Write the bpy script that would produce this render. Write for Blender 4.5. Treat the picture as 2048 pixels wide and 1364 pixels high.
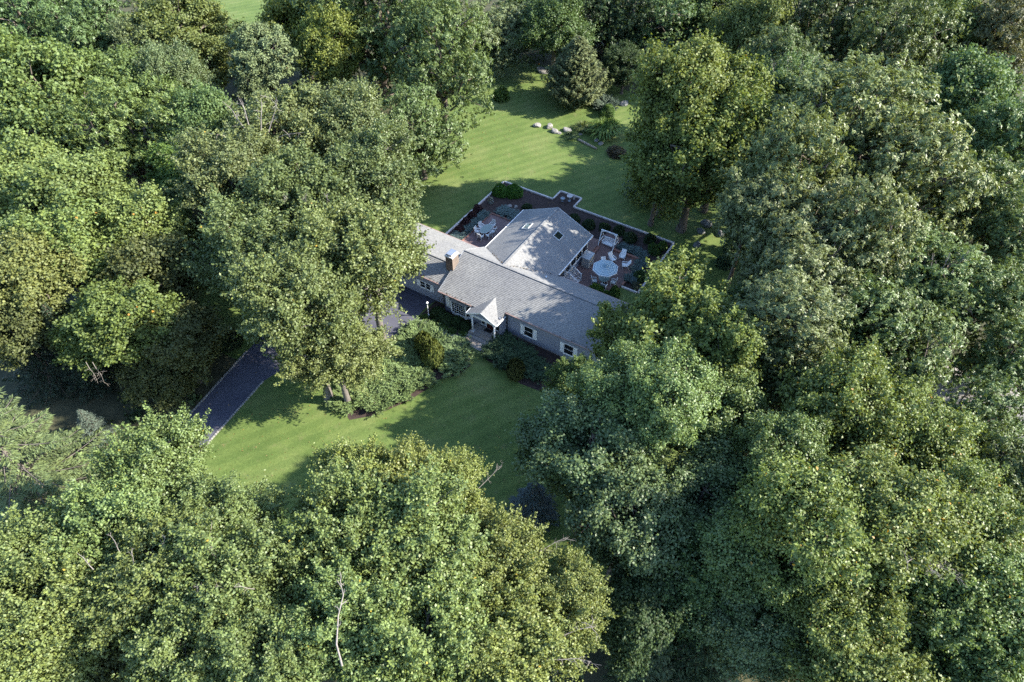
import bpy, math, random
import numpy as np
from mathutils import Vector, Matrix
R_ = math.radians
for o in list(bpy.data.objects): bpy.data.objects.remove(o)
SC = bpy.context.scene
COL = SC.collection

# ------------------------------------------------------------------ camera
cam_d = bpy.data.cameras.new('camera')
cam_d.sensor_width = 36.0
cam_d.lens = 1352.0 / 2048.0 * 36.0
cam_d.clip_start = 0.5
cam_d.clip_end = 2000.0
cam = bpy.data.objects.new('camera', cam_d)
COL.objects.link(cam)
cam.location = (0, 0, 52.0)
cam.rotation_euler = (R_(90 - 47.2), 0, 0)
SC.camera = cam

# ------------------------------------------------------------------ sky and sun
SUN_EL, SUN_AZ = 33.5, -4.0            # elevation; azimuth measured from +X towards +Y
world = bpy.data.worlds.new('World')
SC.world = world
world.use_nodes = True
wn = world.node_tree
sky = wn.nodes.new('ShaderNodeTexSky')
sky.sky_type = 'NISHITA'
sky.sun_disc = False
sky.sun_elevation = R_(SUN_EL)
sky.sun_rotation = R_(90 - SUN_AZ)
sky.altitude = 100
sky.air_density = 1.0
sky.dust_density = 0.6
sky.ozone_density = 3.5
bg = wn.nodes['Background']
bg.inputs['Strength'].default_value = 0.15
wn.links.new(sky.outputs[0], bg.inputs['Color'])
sun_d = bpy.data.lights.new('sun', 'SUN')
sun_d.energy = 4.4
sun_d.angle = R_(0.53)
sun_d.color = (1.0, 0.945, 0.83)
sun = bpy.data.objects.new('sun', sun_d)
COL.objects.link(sun)
sdir = Vector((math.cos(R_(SUN_EL)) * math.cos(R_(SUN_AZ)), math.cos(R_(SUN_EL)) * math.sin(R_(SUN_AZ)), math.sin(R_(SUN_EL))))
sun.rotation_euler = sdir.to_track_quat('Z', 'Y').to_euler()
sun.location = sdir * 150
SC.view_settings.view_transform = 'Standard'
SC.view_settings.look = 'None'
SC.view_settings.gamma = 1.0
SC.view_settings.use_curve_mapping = False
SC.view_settings.exposure = 1.93
cy = SC.cycles
cy.max_bounces = 6
cy.diffuse_bounces = 4
cy.glossy_bounces = 2
cy.transmission_bounces = 3
cy.transparent_max_bounces = 4
cy.caustics_reflective = False
cy.caustics_refractive = False
cy.use_denoising = False

# ------------------------------------------------------------------ helpers
def new_obj(name, data, parent=None, loc=None, kind=None):
    o = bpy.data.objects.new(name, data)
    COL.objects.link(o)
    if parent is not None: o.parent = parent
    if loc is not None: o.location = loc
    if kind: o['kind'] = kind
    return o

def tag(o, label=None, cat=None, group=None, kind=None):
    if label: o['label'] = label
    if cat: o['category'] = cat
    if group: o['group'] = group
    if kind: o['kind'] = kind
    return o

def empty(name, loc=(0, 0, 0), rz=0.0, label=None, cat=None, group=None):
    o = bpy.data.objects.new(name, None)
    COL.objects.link(o)
    o.location = loc
    o.rotation_euler = (0, 0, rz)
    o.empty_display_size = 0.2
    return tag(o, label, cat, group)

class MB:
    """collects shapes, links them as one mesh object"""
    def __init__(s): s.v = []; s.f = []; s.sm = False
    def face(s, pts):
        n = len(s.v); s.v += [tuple(p) for p in pts]; s.f.append(tuple(range(n, n + len(pts))))
    def box(s, x0, x1, y0, y1, z0, z1):
        n = len(s.v)
        s.v += [(x0, y0, z0), (x1, y0, z0), (x1, y1, z0), (x0, y1, z0), (x0, y0, z1), (x1, y0, z1), (x1, y1, z1), (x0, y1, z1)]
        s.f += [tuple(n + i for i in q) for q in ((0, 3, 2, 1), (4, 5, 6, 7), (0, 1, 5, 4), (1, 2, 6, 5), (2, 3, 7, 6), (3, 0, 4, 7))]
        return s
    def bar(s, a, b, w, h=None, up=(0, 0, 1)):
        a = Vector(a); b = Vector(b); h = w if h is None else h
        d = (b - a).normalized(); u = Vector(up)
        if abs(d.dot(u)) > 0.98: u = Vector((1, 0, 0))
        r = d.cross(u).normalized(); u = r.cross(d)
        n = len(s.v)
        for p in (a, b):
            for q, t in ((-1, -1), (1, -1), (1, 1), (-1, 1)): s.v.append(tuple(p + r * (q * w / 2) + u * (t * h / 2)))
        s.f += [tuple(n + i for i in q) for q in ((0, 1, 2, 3), (7, 6, 5, 4), (0, 4, 5, 1), (1, 5, 6, 2), (2, 6, 7, 3), (3, 7, 4, 0))]
        return s
    def tube(s, pts, rad, seg=6, cap=True):
        P = [Vector(p) for p in pts]
        if not hasattr(rad, '__len__'): rad = [rad] * len(P)
        n0 = len(s.v)
        for i, p in enumerate(P):
            d = (P[min(i + 1, len(P) - 1)] - P[max(i - 1, 0)]).normalized()
            u = Vector((0, 0, 1)) if abs(d.z) < 0.95 else Vector((1, 0, 0))
            r = d.cross(u).normalized(); u = r.cross(d)
            for k in range(seg):
                a = 2 * math.pi * k / seg
                s.v.append(tuple(p + (r * math.cos(a) + u * math.sin(a)) * rad[i]))
        for i in range(len(P) - 1):
            for k in range(seg):
                k2 = (k + 1) % seg
                s.f.append((n0 + i * seg + k, n0 + i * seg + k2, n0 + (i + 1) * seg + k2, n0 + (i + 1) * seg + k))
        if cap:
            s.f.append(tuple(n0 + k for k in range(seg))[::-1])
            s.f.append(tuple(n0 + (len(P) - 1) * seg + k for k in range(seg)))
        return s
    def lathe(s, prof, c=(0, 0, 0), seg=16):
        n0 = len(s.v)
        for r, z in prof:
            for k in range(seg):
                a = 2 * math.pi * k / seg
                s.v.append((c[0] + r * math.cos(a), c[1] + r * math.sin(a), c[2] + z))
        for i in range(len(prof) - 1):
            for k in range(seg):
                k2 = (k + 1) % seg
                s.f.append((n0 + i * seg + k, n0 + i * seg + k2, n0 + (i + 1) * seg + k2, n0 + (i + 1) * seg + k))
        s.f.append(tuple(n0 + k for k in range(seg))[::-1])
        s.f.append(tuple(n0 + (len(prof) - 1) * seg + k for k in range(seg)))
        return s
    def prism(s, poly, z0, z1):
        n = len(poly); n0 = len(s.v)
        s.v += [(p[0], p[1], z0) for p in poly] + [(p[0], p[1], z1) for p in poly]
        s.f.append(tuple(n0 + i for i in range(n))[::-1]); s.f.append(tuple(n0 + n + i for i in range(n)))
        for i in range(n):
            j = (i + 1) % n
            s.f.append((n0 + i, n0 + j, n0 + n + j, n0 + n + i))
        return s
    def mesh(s, name, mat=None):
        me = bpy.data.meshes.new(name)
        me.from_pydata(s.v, [], s.f)
        if mat is not None: me.materials.append(mat)
        if s.sm:
            for p in me.polygons: p.use_smooth = True
        me.update()
        return me
    def build(s, name, mat, parent=None, loc=None, kind=None):
        return new_obj(name, s.mesh(name, mat), parent, loc, kind)

# ------------------------------------------------------------------ materials
def ramp(nt, fac, stops):
    r = nt.nodes.new('ShaderNodeValToRGB')
    el = r.color_ramp.elements
    while len(el) < len(stops): el.new(0.5)
    for e, (p, c) in zip(el, stops):
        e.position = p; e.color = (c[0], c[1], c[2], 1)
    nt.links.new(fac, r.inputs['Fac'])
    return r.outputs['Color']

def noise(nt, scale, detail=4, coord='Object', vec=None, stretch=None, rough=0.6):
    n = nt.nodes.new('ShaderNodeTexNoise')
    n.inputs['Scale'].default_value = scale
    n.inputs['Detail'].default_value = detail
    n.inputs['Roughness'].default_value = rough
    if vec is None:
        t = nt.nodes.new('ShaderNodeTexCoord'); vec = t.outputs[coord]
    if stretch:
        m = nt.nodes.new('ShaderNodeMapping'); m.inputs['Scale'].default_value = stretch
        nt.links.new(vec, m.inputs['Vector']); vec = m.outputs[0]
    nt.links.new(vec, n.inputs['Vector'])
    return n.outputs['Fac']

def mixc(nt, fac, a, b, mode='MIX'):
    m = nt.nodes.new('ShaderNodeMix'); m.data_type = 'RGBA'; m.blend_type = mode
    for s_, v in (('Factor', fac), ('A', a), ('B', b)):
        i = [q for q in m.inputs if q.name == s_ and (q.type == 'RGBA' or s_ == 'Factor')][0]
        if hasattr(v, 'is_output'): nt.links.new(v, i)
        elif s_ == 'Factor': i.default_value = v
        else: i.default_value = (v[0], v[1], v[2], 1)
    return [q for q in m.outputs if q.type == 'RGBA'][0]

def mat(name, c, rough=0.7, c2=None, scale=3.0, spec=0.3, bump=0.0, bscale=30.0, metal=0.0, stretch=None, detail=5):
    m = bpy.data.materials.new(name); m.use_nodes = True
    nt = m.node_tree; b = nt.nodes['Principled BSDF']
    b.inputs['Roughness'].default_value = rough
    b.inputs['Specular IOR Level'].default_value = spec
    b.inputs['Metallic'].default_value = metal
    if c2 is None: c2 = tuple(x * 0.78 for x in c)
    f = noise(nt, scale, detail, stretch=stretch)
    col = ramp(nt, f, [(0.32, c2), (0.68, c)])
    nt.links.new(col, b.inputs['Base Color'])
    if bump > 0:
        bm_ = nt.nodes.new('ShaderNodeBump'); bm_.inputs['Strength'].default_value = bump
        bm_.inputs['Distance'].default_value = 0.03
        nt.links.new(noise(nt, bscale, 4), bm_.inputs['Height'])
        nt.links.new(bm_.outputs[0], b.inputs['Normal'])
    return m

def leaf_mat(name, rough=0.42, spec=0.5, trans=0.22, accent=(0.45, 0.25, 0.02), accent_at=0.97, var=0.45):
    """leaf colour = the tree's own colour (object colour) with leaf-to-leaf variation"""
    m = bpy.data.materials.new(name); m.use_nodes = True
    nt = m.node_tree; b = nt.nodes['Principled BSDF']
    oi = nt.nodes.new('ShaderNodeObjectInfo')
    at = nt.nodes.new('ShaderNodeAttribute'); at.attribute_name = 'leaf'
    sep = nt.nodes.new('ShaderNodeSeparateXYZ'); nt.links.new(at.outputs['Vector'], sep.inputs[0])
    hsv = nt.nodes.new('ShaderNodeHueSaturation')
    def rng_(out, a, b_, lo=0.0, hi=1.0):
        r = nt.nodes.new('ShaderNodeMapRange')
        r.inputs[1].default_value = lo; r.inputs[2].default_value = hi
        r.inputs[3].default_value = a; r.inputs[4].default_value = b_
        nt.links.new(out, r.inputs[0]); return r.outputs[0]
    nt.links.new(oi.outputs['Color'], hsv.inputs['Color'])
    nt.links.new(rng_(sep.outputs['X'], 1 - var, 1 + var), hsv.inputs['Value'])
    nt.links.new(rng_(sep.outputs['Y'], 0.485, 0.515), hsv.inputs['Hue'])
    nt.links.new(rng_(sep.outputs['Y'], 1.12, 0.85), hsv.inputs['Saturation'])
    gt = nt.nodes.new('ShaderNodeMath'); gt.operation = 'GREATER_THAN'; gt.inputs[1].default_value = accent_at
    nt.links.new(sep.outputs['Z'], gt.inputs[0])
    acc = rng_(gt.outputs[0], 0.0, 0.8)
    col = mixc(nt, acc, hsv.outputs[0], accent)
    nt.links.new(col, b.inputs['Base Color'])
    b.inputs['Roughness'].default_value = rough
    b.inputs['Specular IOR Level'].default_value = spec
    tr = nt.nodes.new('ShaderNodeBsdfTranslucent')
    tcol = mixc(nt, 1.0, col, (1.3, 1.25, 0.55), 'MULTIPLY')
    nt.links.new(tcol, tr.inputs['Color'])
    mx = nt.nodes.new('ShaderNodeMixShader'); mx.inputs[0].default_value = trans
    nt.links.new(b.outputs[0], mx.inputs[1]); nt.links.new(tr.outputs[0], mx.inputs[2])
    out = nt.nodes['Material Output']
    nt.links.new(mx.outputs[0], out.inputs['Surface'])
    return m
# ------------------------------------------------------------------ foliage builders
M_BARK = mat('bark', (0.16, 0.13, 0.10), 0.9, (0.07, 0.055, 0.045), 6, bump=0.5, stretch=(1, 1, 0.2))
M_BARK_GREY = mat('pale_bark', (0.17, 0.15, 0.13), 0.85, (0.10, 0.085, 0.075), 5, bump=0.4, stretch=(1, 1, 0.25))
M_LEAF = leaf_mat('leaves_glossy', 0.48, 0.32, 0.26, (0.42, 0.27, 0.03), 0.986, 0.29)
M_LEAF_FLECK = leaf_mat('leaves_flecked', 0.48, 0.32, 0.26, (0.42, 0.22, 0.03), 0.955, 0.3)
M_LEAF_OAK = leaf_mat('leaves_oak', 0.46, 0.34, 0.22, (0.30, 0.13, 0.03), 0.997, 0.28)
M_LEAF_MAPLE = leaf_mat('leaves_maple', 0.55, 0.26, 0.30, (0.45, 0.20, 0.03), 0.991, 0.28)
M_NEEDLE = leaf_mat('needles', 0.6, 0.3, 0.1, (0.20, 0.12, 0.05), 0.985, 0.45)

def unit(a):
    return a / np.maximum(np.linalg.norm(a, axis=-1, keepdims=True), 1e-9)

def leaf_mesh(name, base, direc, normal, length, width, attr, mat_, fold=0.25):
    """one four-cornered folded leaf per row"""
    n = len(base)
    direc = unit(direc)
    side = unit(np.cross(direc, normal)); nn = unit(np.cross(side, direc))
    L = length[:, None]; W = width[:, None]
    v = np.empty((n, 4, 3), np.float32)
    v[:, 0] = base
    v[:, 1] = base + direc * L * 0.45 + side * W * 0.5 + nn * W * fold
    v[:, 2] = base + direc * L - nn * L * 0.12
    v[:, 3] = base + direc * L * 0.45 - side * W * 0.5 + nn * W * fold
    me = bpy.data.meshes.new(name)
    me.vertices.add(n * 4); me.vertices.foreach_set('co', v.ravel())
    me.loops.add(n * 4); me.loops.foreach_set('vertex_index', np.arange(n * 4, dtype=np.int32))
    me.polygons.add(n); me.polygons.foreach_set('loop_start', np.arange(0, n * 4, 4, dtype=np.int32))
    at = me.attributes.new('leaf', 'FLOAT_VECTOR', 'FACE')
    at.data.foreach_set('vector', attr.astype(np.float32).ravel())
    me.materials.append(mat_)
    me.update(calc_edges=True)
    return me

def lobes_for(rng, R, hz, n, spread=0.55, lobe=0.44, low=-0.8):
    c = [np.array([0, 0, R * hz * 0.35])]; r = [R * 0.5]
    k = 0
    for i in range(n):
        u = (i + 0.5) / n
        z = low + (1 - low) * (1 - u) * 0.92
        a = i * 2.39996 + rng.uniform(-0.5, 0.5)
        q = math.sqrt(max(0.02, 1 - z * z))
        d = np.array([q * math.cos(a), q * math.sin(a), z * hz])
        c.append(d * R * spread * rng.uniform(0.72, 1.3)); r.append(R * lobe * rng.uniform(0.6, 1.2))
    return np.array(c), np.array(r)

def clumps_for(rng, C, r, n, holes=7):
    """points on the outer skin of the union of lobes"""
    w = r * r; w = w / w.sum()
    out = []; nor = []; which = []
    # open pockets in the crown
    R_all = np.max(np.linalg.norm(C, axis=1) + r)
    V = unit(rng.normal(size=(holes, 3)) + np.array([0, 0, 0.25])) * R_all * rng.uniform(0.6, 0.95, holes)[:, None]
    vr = R_all * rng.uniform(0.14, 0.27, holes)
    while len(out) < n:
        i = rng.choice(len(r), p=w)
        d = rng.normal(size=3); d[2] += 0.35; d /= np.linalg.norm(d)
        p = C[i] + d * r[i] * (rng.uniform(0.62, 1.12) + 0.25 * (rng.random() < 0.1)) * np.array([1, 1, 0.95])
        dist = np.linalg.norm((p - C), axis=1) / r
        dist[i] = 9
        if np.min(np.linalg.norm((p - V) / vr[:, None], axis=1)) < 1.0 and rng.random() < 0.93: continue
        if dist.min() < 0.6 and rng.random() < 0.85: continue
        out.append(p); nor.append(d); which.append(i)
    return np.array(out), np.array(nor), np.array(which)

def limbs_mesh(name, C, tips, which, R, rng, mat_, nt=60):
    m = MB()
    b0 = np.array([0, 0, -R * 0.9])
    for i, c in enumerate(C):
        st = np.array([0, 0, -R * 0.75 + R * 0.5 * rng.random()])
        mid = st * 0.5 + c * 0.5 + rng.normal(size=3) * R * 0.06
        mid[2] -= R * 0.06
        m.tube([st, (st + mid) / 2 + rng.normal(size=3) * R * 0.02, mid, c], [R * 0.034, R * 0.028, R * 0.02, R * 0.011], 5, False)
    for j in rng.choice(len(tips), min(nt, len(tips)), replace=False):
        c = C[which[j]]; t = tips[j]
        mid = (c + t) / 2 + rng.normal(size=3) * R * 0.04
        m.tube([c, mid, t], [R * 0.011, R * 0.008, R * 0.003], 4, False)
    m.tube([(0, 0, -R * 0.95), (0.02 * R, 0, -R * 0.4), (0, 0.02 * R, 0), (0, 0, R * 0.3)], [R * 0.065, R * 0.055, R * 0.04, R * 0.02], 7, False)
    m.sm = True
    return m.mesh(name, mat_)

def attrs(rng, n, clump_r, yellow_r):
    """x brightness, y hue, z chance of an autumn leaf; shared partly within a clump"""
    a = np.empty((n, 3))
    a[:, 0] = np.clip(0.55 * rng.random(n) + 0.45 * clump_r, 0, 1)
    a[:, 1] = np.clip(0.5 * rng.random(n) + 0.5 * rng.permutation(clump_r), 0, 1)
    a[:, 2] = np.clip(rng.random(n) * 0.9 + 0.1 * yellow_r, 0, 1)
    return a

def crown_broad(name, seed, R=5.0, hz=0.85, nl=11, ncl=190, per=170, L=0.27, W=0.2, crad=0.62, mat_=None, up=0.55, spread=0.55, lobe=0.44, bark=None, shoots=0, spray=0.55, wild=0.6, tips=0, tip_len=(0.7, 1.6), holes=7):
    rng = np.random.default_rng(seed)
    C, r = lobes_for(rng, R, hz, nl, spread, lobe)
    P, N, wh = clumps_for(rng, C, r, ncl, holes)
    n = ncl * per
    ci = np.repeat(np.arange(ncl), per)
    cr = rng.uniform(0.6, 1.35, ncl)[ci] * crad
    # a clump is a spray of leaves along its own twig, loose at the edges
    ax = unit(N + rng.normal(size=(ncl, 3)) * 0.6 + np.array([0, 0, 0.25]))[ci]
    off = rng.normal(size=(n, 3)) * (cr * 0.48)[:, None]
    off += ax * (rng.normal(size=n) * cr * spray)[:, None]
    off[:, 2] *= 0.85
    base = P[ci] + off
    outw = unit(base)
    normal = unit(unit(off) * 0.5 + outw * 0.35 + np.array([0, 0, up]) + rng.normal(size=(n, 3)) * wild)
    direc = unit(np.cross(normal, rng.normal(size=(n, 3))) + unit(off) * 0.5 + np.array([0, 0, -0.25]))
    clr = rng.random(ncl)[ci]; yel = (rng.random(ncl) ** 3)[ci]
    s = rng.uniform(0.65, 1.3, n)
    if shoots:
        # young upright shoots that stand clear of the crown
        k = rng.choice(np.where(P[:, 2] > 0.1 * R)[0], shoots)
        for q in k:
            m_ = 60
            h_ = rng.random(m_) * rng.uniform(0.9, 1.9)
            ax = unit(N[q] * 0.35 + np.array([0, 0, 1]) + rng.normal(size=3) * 0.12)
            b_ = P[q] + ax * h_[:, None] + rng.normal(size=(m_, 3)) * 0.12
            dd = unit(rng.normal(size=(m_, 3)) + ax * 0.6)
            base = np.vstack([base, b_]); direc = np.vstack([direc, dd])
            normal = np.vstack([normal, unit(np.array([0, 0, 1]) + rng.normal(size=(m_, 3)) * 0.5)])
            clr = np.append(clr, np.full(m_, 0.9)); yel = np.append(yel, np.full(m_, 0.4)); s = np.append(s, rng.uniform(0.7, 1.2, m_))
    if tips:
        # ragged branch ends that break the outline
        out_ = np.where(np.linalg.norm(P, axis=1) > 0.62 * R)[0]
        for q in rng.choice(out_, tips):
            m_ = 46
            ln = rng.uniform(*tip_len)
            h_ = rng.random(m_) * ln
            ax = unit(N[q] * 0.75 + unit(P[q]) * 0.5 + np.array([0, 0, 0.45]) + rng.normal(size=3) * 0.3)
            b_ = P[q] + ax * (h_ + 0.2)[:, None] + rng.normal(size=(m_, 3)) * (0.05 + 0.17 * (1 - h_ / ln))[:, None]
            base = np.vstack([base, b_]); direc = np.vstack([direc, unit(rng.normal(size=(m_, 3)) + ax * 0.5)])
            normal = np.vstack([normal, unit(np.array([0, 0, 0.8]) + ax * 0.3 + rng.normal(size=(m_, 3)) * 0.7)])
            clr = np.append(clr, np.full(m_, rng.uniform(0.4, 1.0))); yel = np.append(yel, np.full(m_, rng.random())); s = np.append(s, rng.uniform(0.7, 1.2, m_))
    n = len(base)
    me = leaf_mesh(name, base, direc, normal, L * s, W * s, attrs(rng, n, clr, yel), mat_)
    lm = limbs_mesh(name + '_limbs', C, P, wh, R, rng, bark or M_BARK)
    return me, lm

def crown_oak(name, seed, R=5.0, hz=0.8, nl=12, ncl=170, tw=13, per=11, L=0.40, W=0.15, crad=0.62, mat_=None, spread=0.57, lobe=0.42):
    """rosettes of long leaves at the twig ends"""
    rng = np.random.default_rng(seed)
    C, r = lobes_for(rng, R, hz, nl, spread, lobe)
    P, N, wh = clumps_for(rng, C, r, ncl)
    nt_ = ncl * tw
    ti = np.repeat(np.arange(ncl), tw)
    td = unit(unit(rng.normal(size=(nt_, 3))) * 0.95 + N[ti] * 0.55 + np.array([0, 0, 0.3]))
    tip = P[ti] + td * (rng.uniform(0.2, 1.3, nt_) * crad * np.where(rng.random(nt_) < 0.12, 1.7, 1.0))[:, None] + N[ti] * (rng.normal(size=nt_) * 0.45)[:, None]
    n = nt_ * per
    li = np.repeat(np.arange(nt_), per)
    rd = unit(rng.normal(size=(n, 3)))
    perp = unit(rd - (rd * td[li]).sum(1, keepdims=True) * td[li])
    direc = unit(perp + td[li] * rng.uniform(0.05, 0.9, n)[:, None] + np.array([0, 0, -0.28]))
    normal = unit(td[li] * 0.7 + np.array([0, 0, 0.55]) + rng.normal(size=(n, 3)) * 0.3)
    base = tip[li] + rng.normal(size=(n, 3)) * 0.05
    s = rng.uniform(0.7, 1.25, n)
    a = attrs(rng, n, (0.5 * rng.random(ncl)[ti] + 0.5 * rng.random(nt_))[li], (rng.random(ncl)[ti] ** 3)[li])
    me = leaf_mesh(name, base, direc, normal, L * s, W * s, a, mat_)
    lm = limbs_mesh(name + '_limbs', C, P, wh, R, rng, M_BARK)
    return me, lm
# ------------------------------------------------------------------ tree prototypes
PROTO = {}
for i in (1, 2, 3):
    PROTO['pop%d' % i] = crown_broad('glossy_crown', 10 + i, hz=1.1, nl=14, ncl=380, per=150, L=0.215, W=0.155, crad=0.62, mat_=M_LEAF, wild=0.95, spread=0.62, lobe=0.38, bark=M_BARK_GREY, tips=190, tip_len=(0.8, 2.1))
    PROTO['maple%d' % i] = crown_broad('maple_crown', 20 + i, hz=1.1, nl=15, ncl=350, per=130, L=0.25, W=0.21, crad=0.64, wild=0.75, mat_=M_LEAF_MAPLE, spread=0.6, lobe=0.39, tips=70, tip_len=(0.5, 1.2))
    PROTO['oak%d' % i] = crown_oak('oak_crown', 30 + i, mat_=M_LEAF_OAK, hz=1.05, nl=16, ncl=310, tw=14, per=11, L=0.28, W=0.11, crad=0.62, spread=0.59, lobe=0.41)
    PROTO['maple%ds' % i] = crown_broad('shoot_crown', 60 + i, hz=1.1, nl=15, ncl=300, per=115, L=0.25, W=0.19, crad=0.56, mat_=M_LEAF_MAPLE, spread=0.6, lobe=0.37, shoots=50, bark=M_BARK_GREY, tips=40)
for i in (1, 2):
    PROTO['oakr%d' % i] = crown_broad('round_crown', 40 + i, hz=1.1, nl=17, ncl=380, per=130, L=0.215, W=0.155, crad=0.6, mat_=M_LEAF_OAK, spread=0.6, lobe=0.38, tips=60, tip_len=(0.4, 0.9))
    PROTO['mapler%d' % i] = crown_broad('feathered_crown', 50 + i, hz=1.1, nl=17, ncl=380, per=140, L=0.225, W=0.135, crad=0.62, wild=0.85, mat_=M_LEAF_FLECK, spread=0.6, lobe=0.39, tips=80, tip_len=(0.5, 1.1))
    # wide crowns keep leaves of natural size
    PROTO['mapleB%d' % i] = crown_broad('wide_maple_crown', 120 + i, R=8.0, hz=1.05, nl=22, ncl=520, per=105, L=0.31, W=0.25, crad=0.82, wild=0.8, mat_=M_LEAF_MAPLE, spread=0.63, lobe=0.33, tips=110, tip_len=(0.7, 1.6))
    PROTO['oakB%d' % i] = crown_oak('wide_oak_crown', 130 + i, R=8.0, mat_=M_LEAF_OAK, hz=1.0, nl=22, ncl=410, tw=13, per=11, L=0.35, W=0.135, crad=0.85, spread=0.62, lobe=0.34)
PROTO['dome'] = crown_broad('dome_crown', 70, hz=0.85, spray=0.2, nl=30, ncl=460, per=110, L=0.24, W=0.13, crad=0.4, mat_=M_NEEDLE, spread=0.62, lobe=0.34, holes=1)

def conifer(name, seed, H=12.0, R=5.0, n=130, droop=0.35, rise=0.0, per=230, needle=0.22, nw=0.06, full=0.9, z0=0.06, bark=None):
    """a straight stem, tiers of boughs, needle sprays along both sides of every bough; centred at mid height"""
    rng = np.random.default_rng(seed)
    m = MB()
    m.tube([(0, 0, -H * 0.45), (0, 0, 0), (0, 0, H * 0.53)], [R * 0.05, R * 0.035, 0.02], 7, False)
    B = []; D = []; N = []; A = []
    for i in range(n):
        t = z0 + (1 - z0) * (i + rng.random()) / n
        z = -H * 0.45 + t * H * 0.98
        ln = R * full * (1 - t) ** 0.85 * rng.uniform(0.75, 1.1) + 0.12
        a = i * 2.39996 + rng.uniform(-0.3, 0.3)
        d = np.array([math.cos(a), math.sin(a), 0.0])
        s = np.linspace(0, 1, 6)[:, None]
        bend = rise * s * ln - droop * ln * (s ** 1.6) + 0.22 * ln * (s ** 3)
        pts = np.array([0, 0, z]) + d * ln * s + np.array([0, 0, 1.0]) * bend
        m.tube([tuple(p) for p in pts], list(np.linspace(0.05, 0.012, 6)), 4, False)
        k = max(20, int(per * ln / R))
        u = rng.uniform(0.12, 1.0, k) ** 0.8
        idx = np.minimum((u * 5).astype(int), 4); fr = (u * 5 - idx)[:, None]
        p0 = pts[idx] * (1 - fr) + pts[idx + 1] * fr
        perp = np.array([-d[1], d[0], 0])
        sgn = rng.choice([-1, 1], k)
        wid = (0.30 * ln * (1.05 - u) + 0.12) * rng.random(k) ** 0.7
        q = p0 + perp * (sgn * wid)[:, None] + d * (wid * 0.55)[:, None] + np.array([0, 0, -0.18]) * wid[:, None]
        B.append(q + rng.normal(size=(k, 3)) * 0.04)
        D.append(unit(d * 0.8 + perp * (sgn * 0.8)[:, None] + np.array([0, 0, -0.15]) + rng.normal(size=(k, 3)) * 0.35))
        N.append(unit(np.array([0, 0, 1.0]) + rng.normal(size=(k, 3)) * 0.45))
        A.append(np.full(k, rng.random()))
    B = np.vstack(B); D = np.vstack(D); N = np.vstack(N); A = np.concatenate(A)
    k = len(B); s = rng.uniform(0.7, 1.4, k)
    me = leaf_mesh(name, B, D, N, needle * s * 1.5, nw * s * 1.6, attrs(rng, k, A, A * 0), M_NEEDLE, 0.1)
    m.sm = True
    return me, m.mesh(name + '_limbs', bark or M_BARK)
PROTO['spruce'] = conifer('spruce_crown', 80)
PROTO['bigspruce'] = conifer('big_spruce_crown', 81, H=16, R=5, n=84, droop=0.22, per=620, needle=0.15, nw=0.04, bark=M_BARK_GREY)
PROTO['pine'] = conifer('pine_crown', 82, H=11, R=5, n=150, droop=0.1, rise=0.35, per=260, needle=0.3, nw=0.05)

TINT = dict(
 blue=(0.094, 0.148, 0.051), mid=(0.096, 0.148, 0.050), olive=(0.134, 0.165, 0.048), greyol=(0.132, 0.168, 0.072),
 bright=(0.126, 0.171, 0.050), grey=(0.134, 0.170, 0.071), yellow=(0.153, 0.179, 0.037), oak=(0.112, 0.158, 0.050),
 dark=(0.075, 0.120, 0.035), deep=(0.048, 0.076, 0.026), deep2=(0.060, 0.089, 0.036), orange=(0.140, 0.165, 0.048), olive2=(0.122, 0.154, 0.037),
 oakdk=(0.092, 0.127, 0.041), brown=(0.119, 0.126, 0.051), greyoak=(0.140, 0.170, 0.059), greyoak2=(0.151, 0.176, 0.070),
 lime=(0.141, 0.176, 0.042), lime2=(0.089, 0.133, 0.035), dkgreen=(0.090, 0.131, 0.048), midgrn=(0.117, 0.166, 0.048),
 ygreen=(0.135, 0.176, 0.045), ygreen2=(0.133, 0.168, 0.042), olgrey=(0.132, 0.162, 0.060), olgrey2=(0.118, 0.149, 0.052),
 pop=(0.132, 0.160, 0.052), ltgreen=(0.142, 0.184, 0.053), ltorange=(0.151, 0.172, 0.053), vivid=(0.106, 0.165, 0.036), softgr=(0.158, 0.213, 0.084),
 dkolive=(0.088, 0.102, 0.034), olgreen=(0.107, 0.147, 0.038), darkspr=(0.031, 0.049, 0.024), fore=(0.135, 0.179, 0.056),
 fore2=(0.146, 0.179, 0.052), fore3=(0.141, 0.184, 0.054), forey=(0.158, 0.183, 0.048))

TRUNK_ME = {}
def trunk_mesh(bark):
    if bark.name not in TRUNK_ME:
        m = MB(); rng = random.Random(5)
        m.tube([(0, 0, -0.02), (0, 0, 0.03), (0.012, 0, 0.12), (-0.008, 0.01, 0.4), (0.01, -0.008, 0.7), (0, 0, 1.0)],
               [1.7, 1.3, 1.05, 0.9, 0.78, 0.66], 9, False)
        m.sm = True
        TRUNK_ME[bark.name] = m.mesh('trunk', bark)
    return TRUNK_ME[bark.name]

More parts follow.
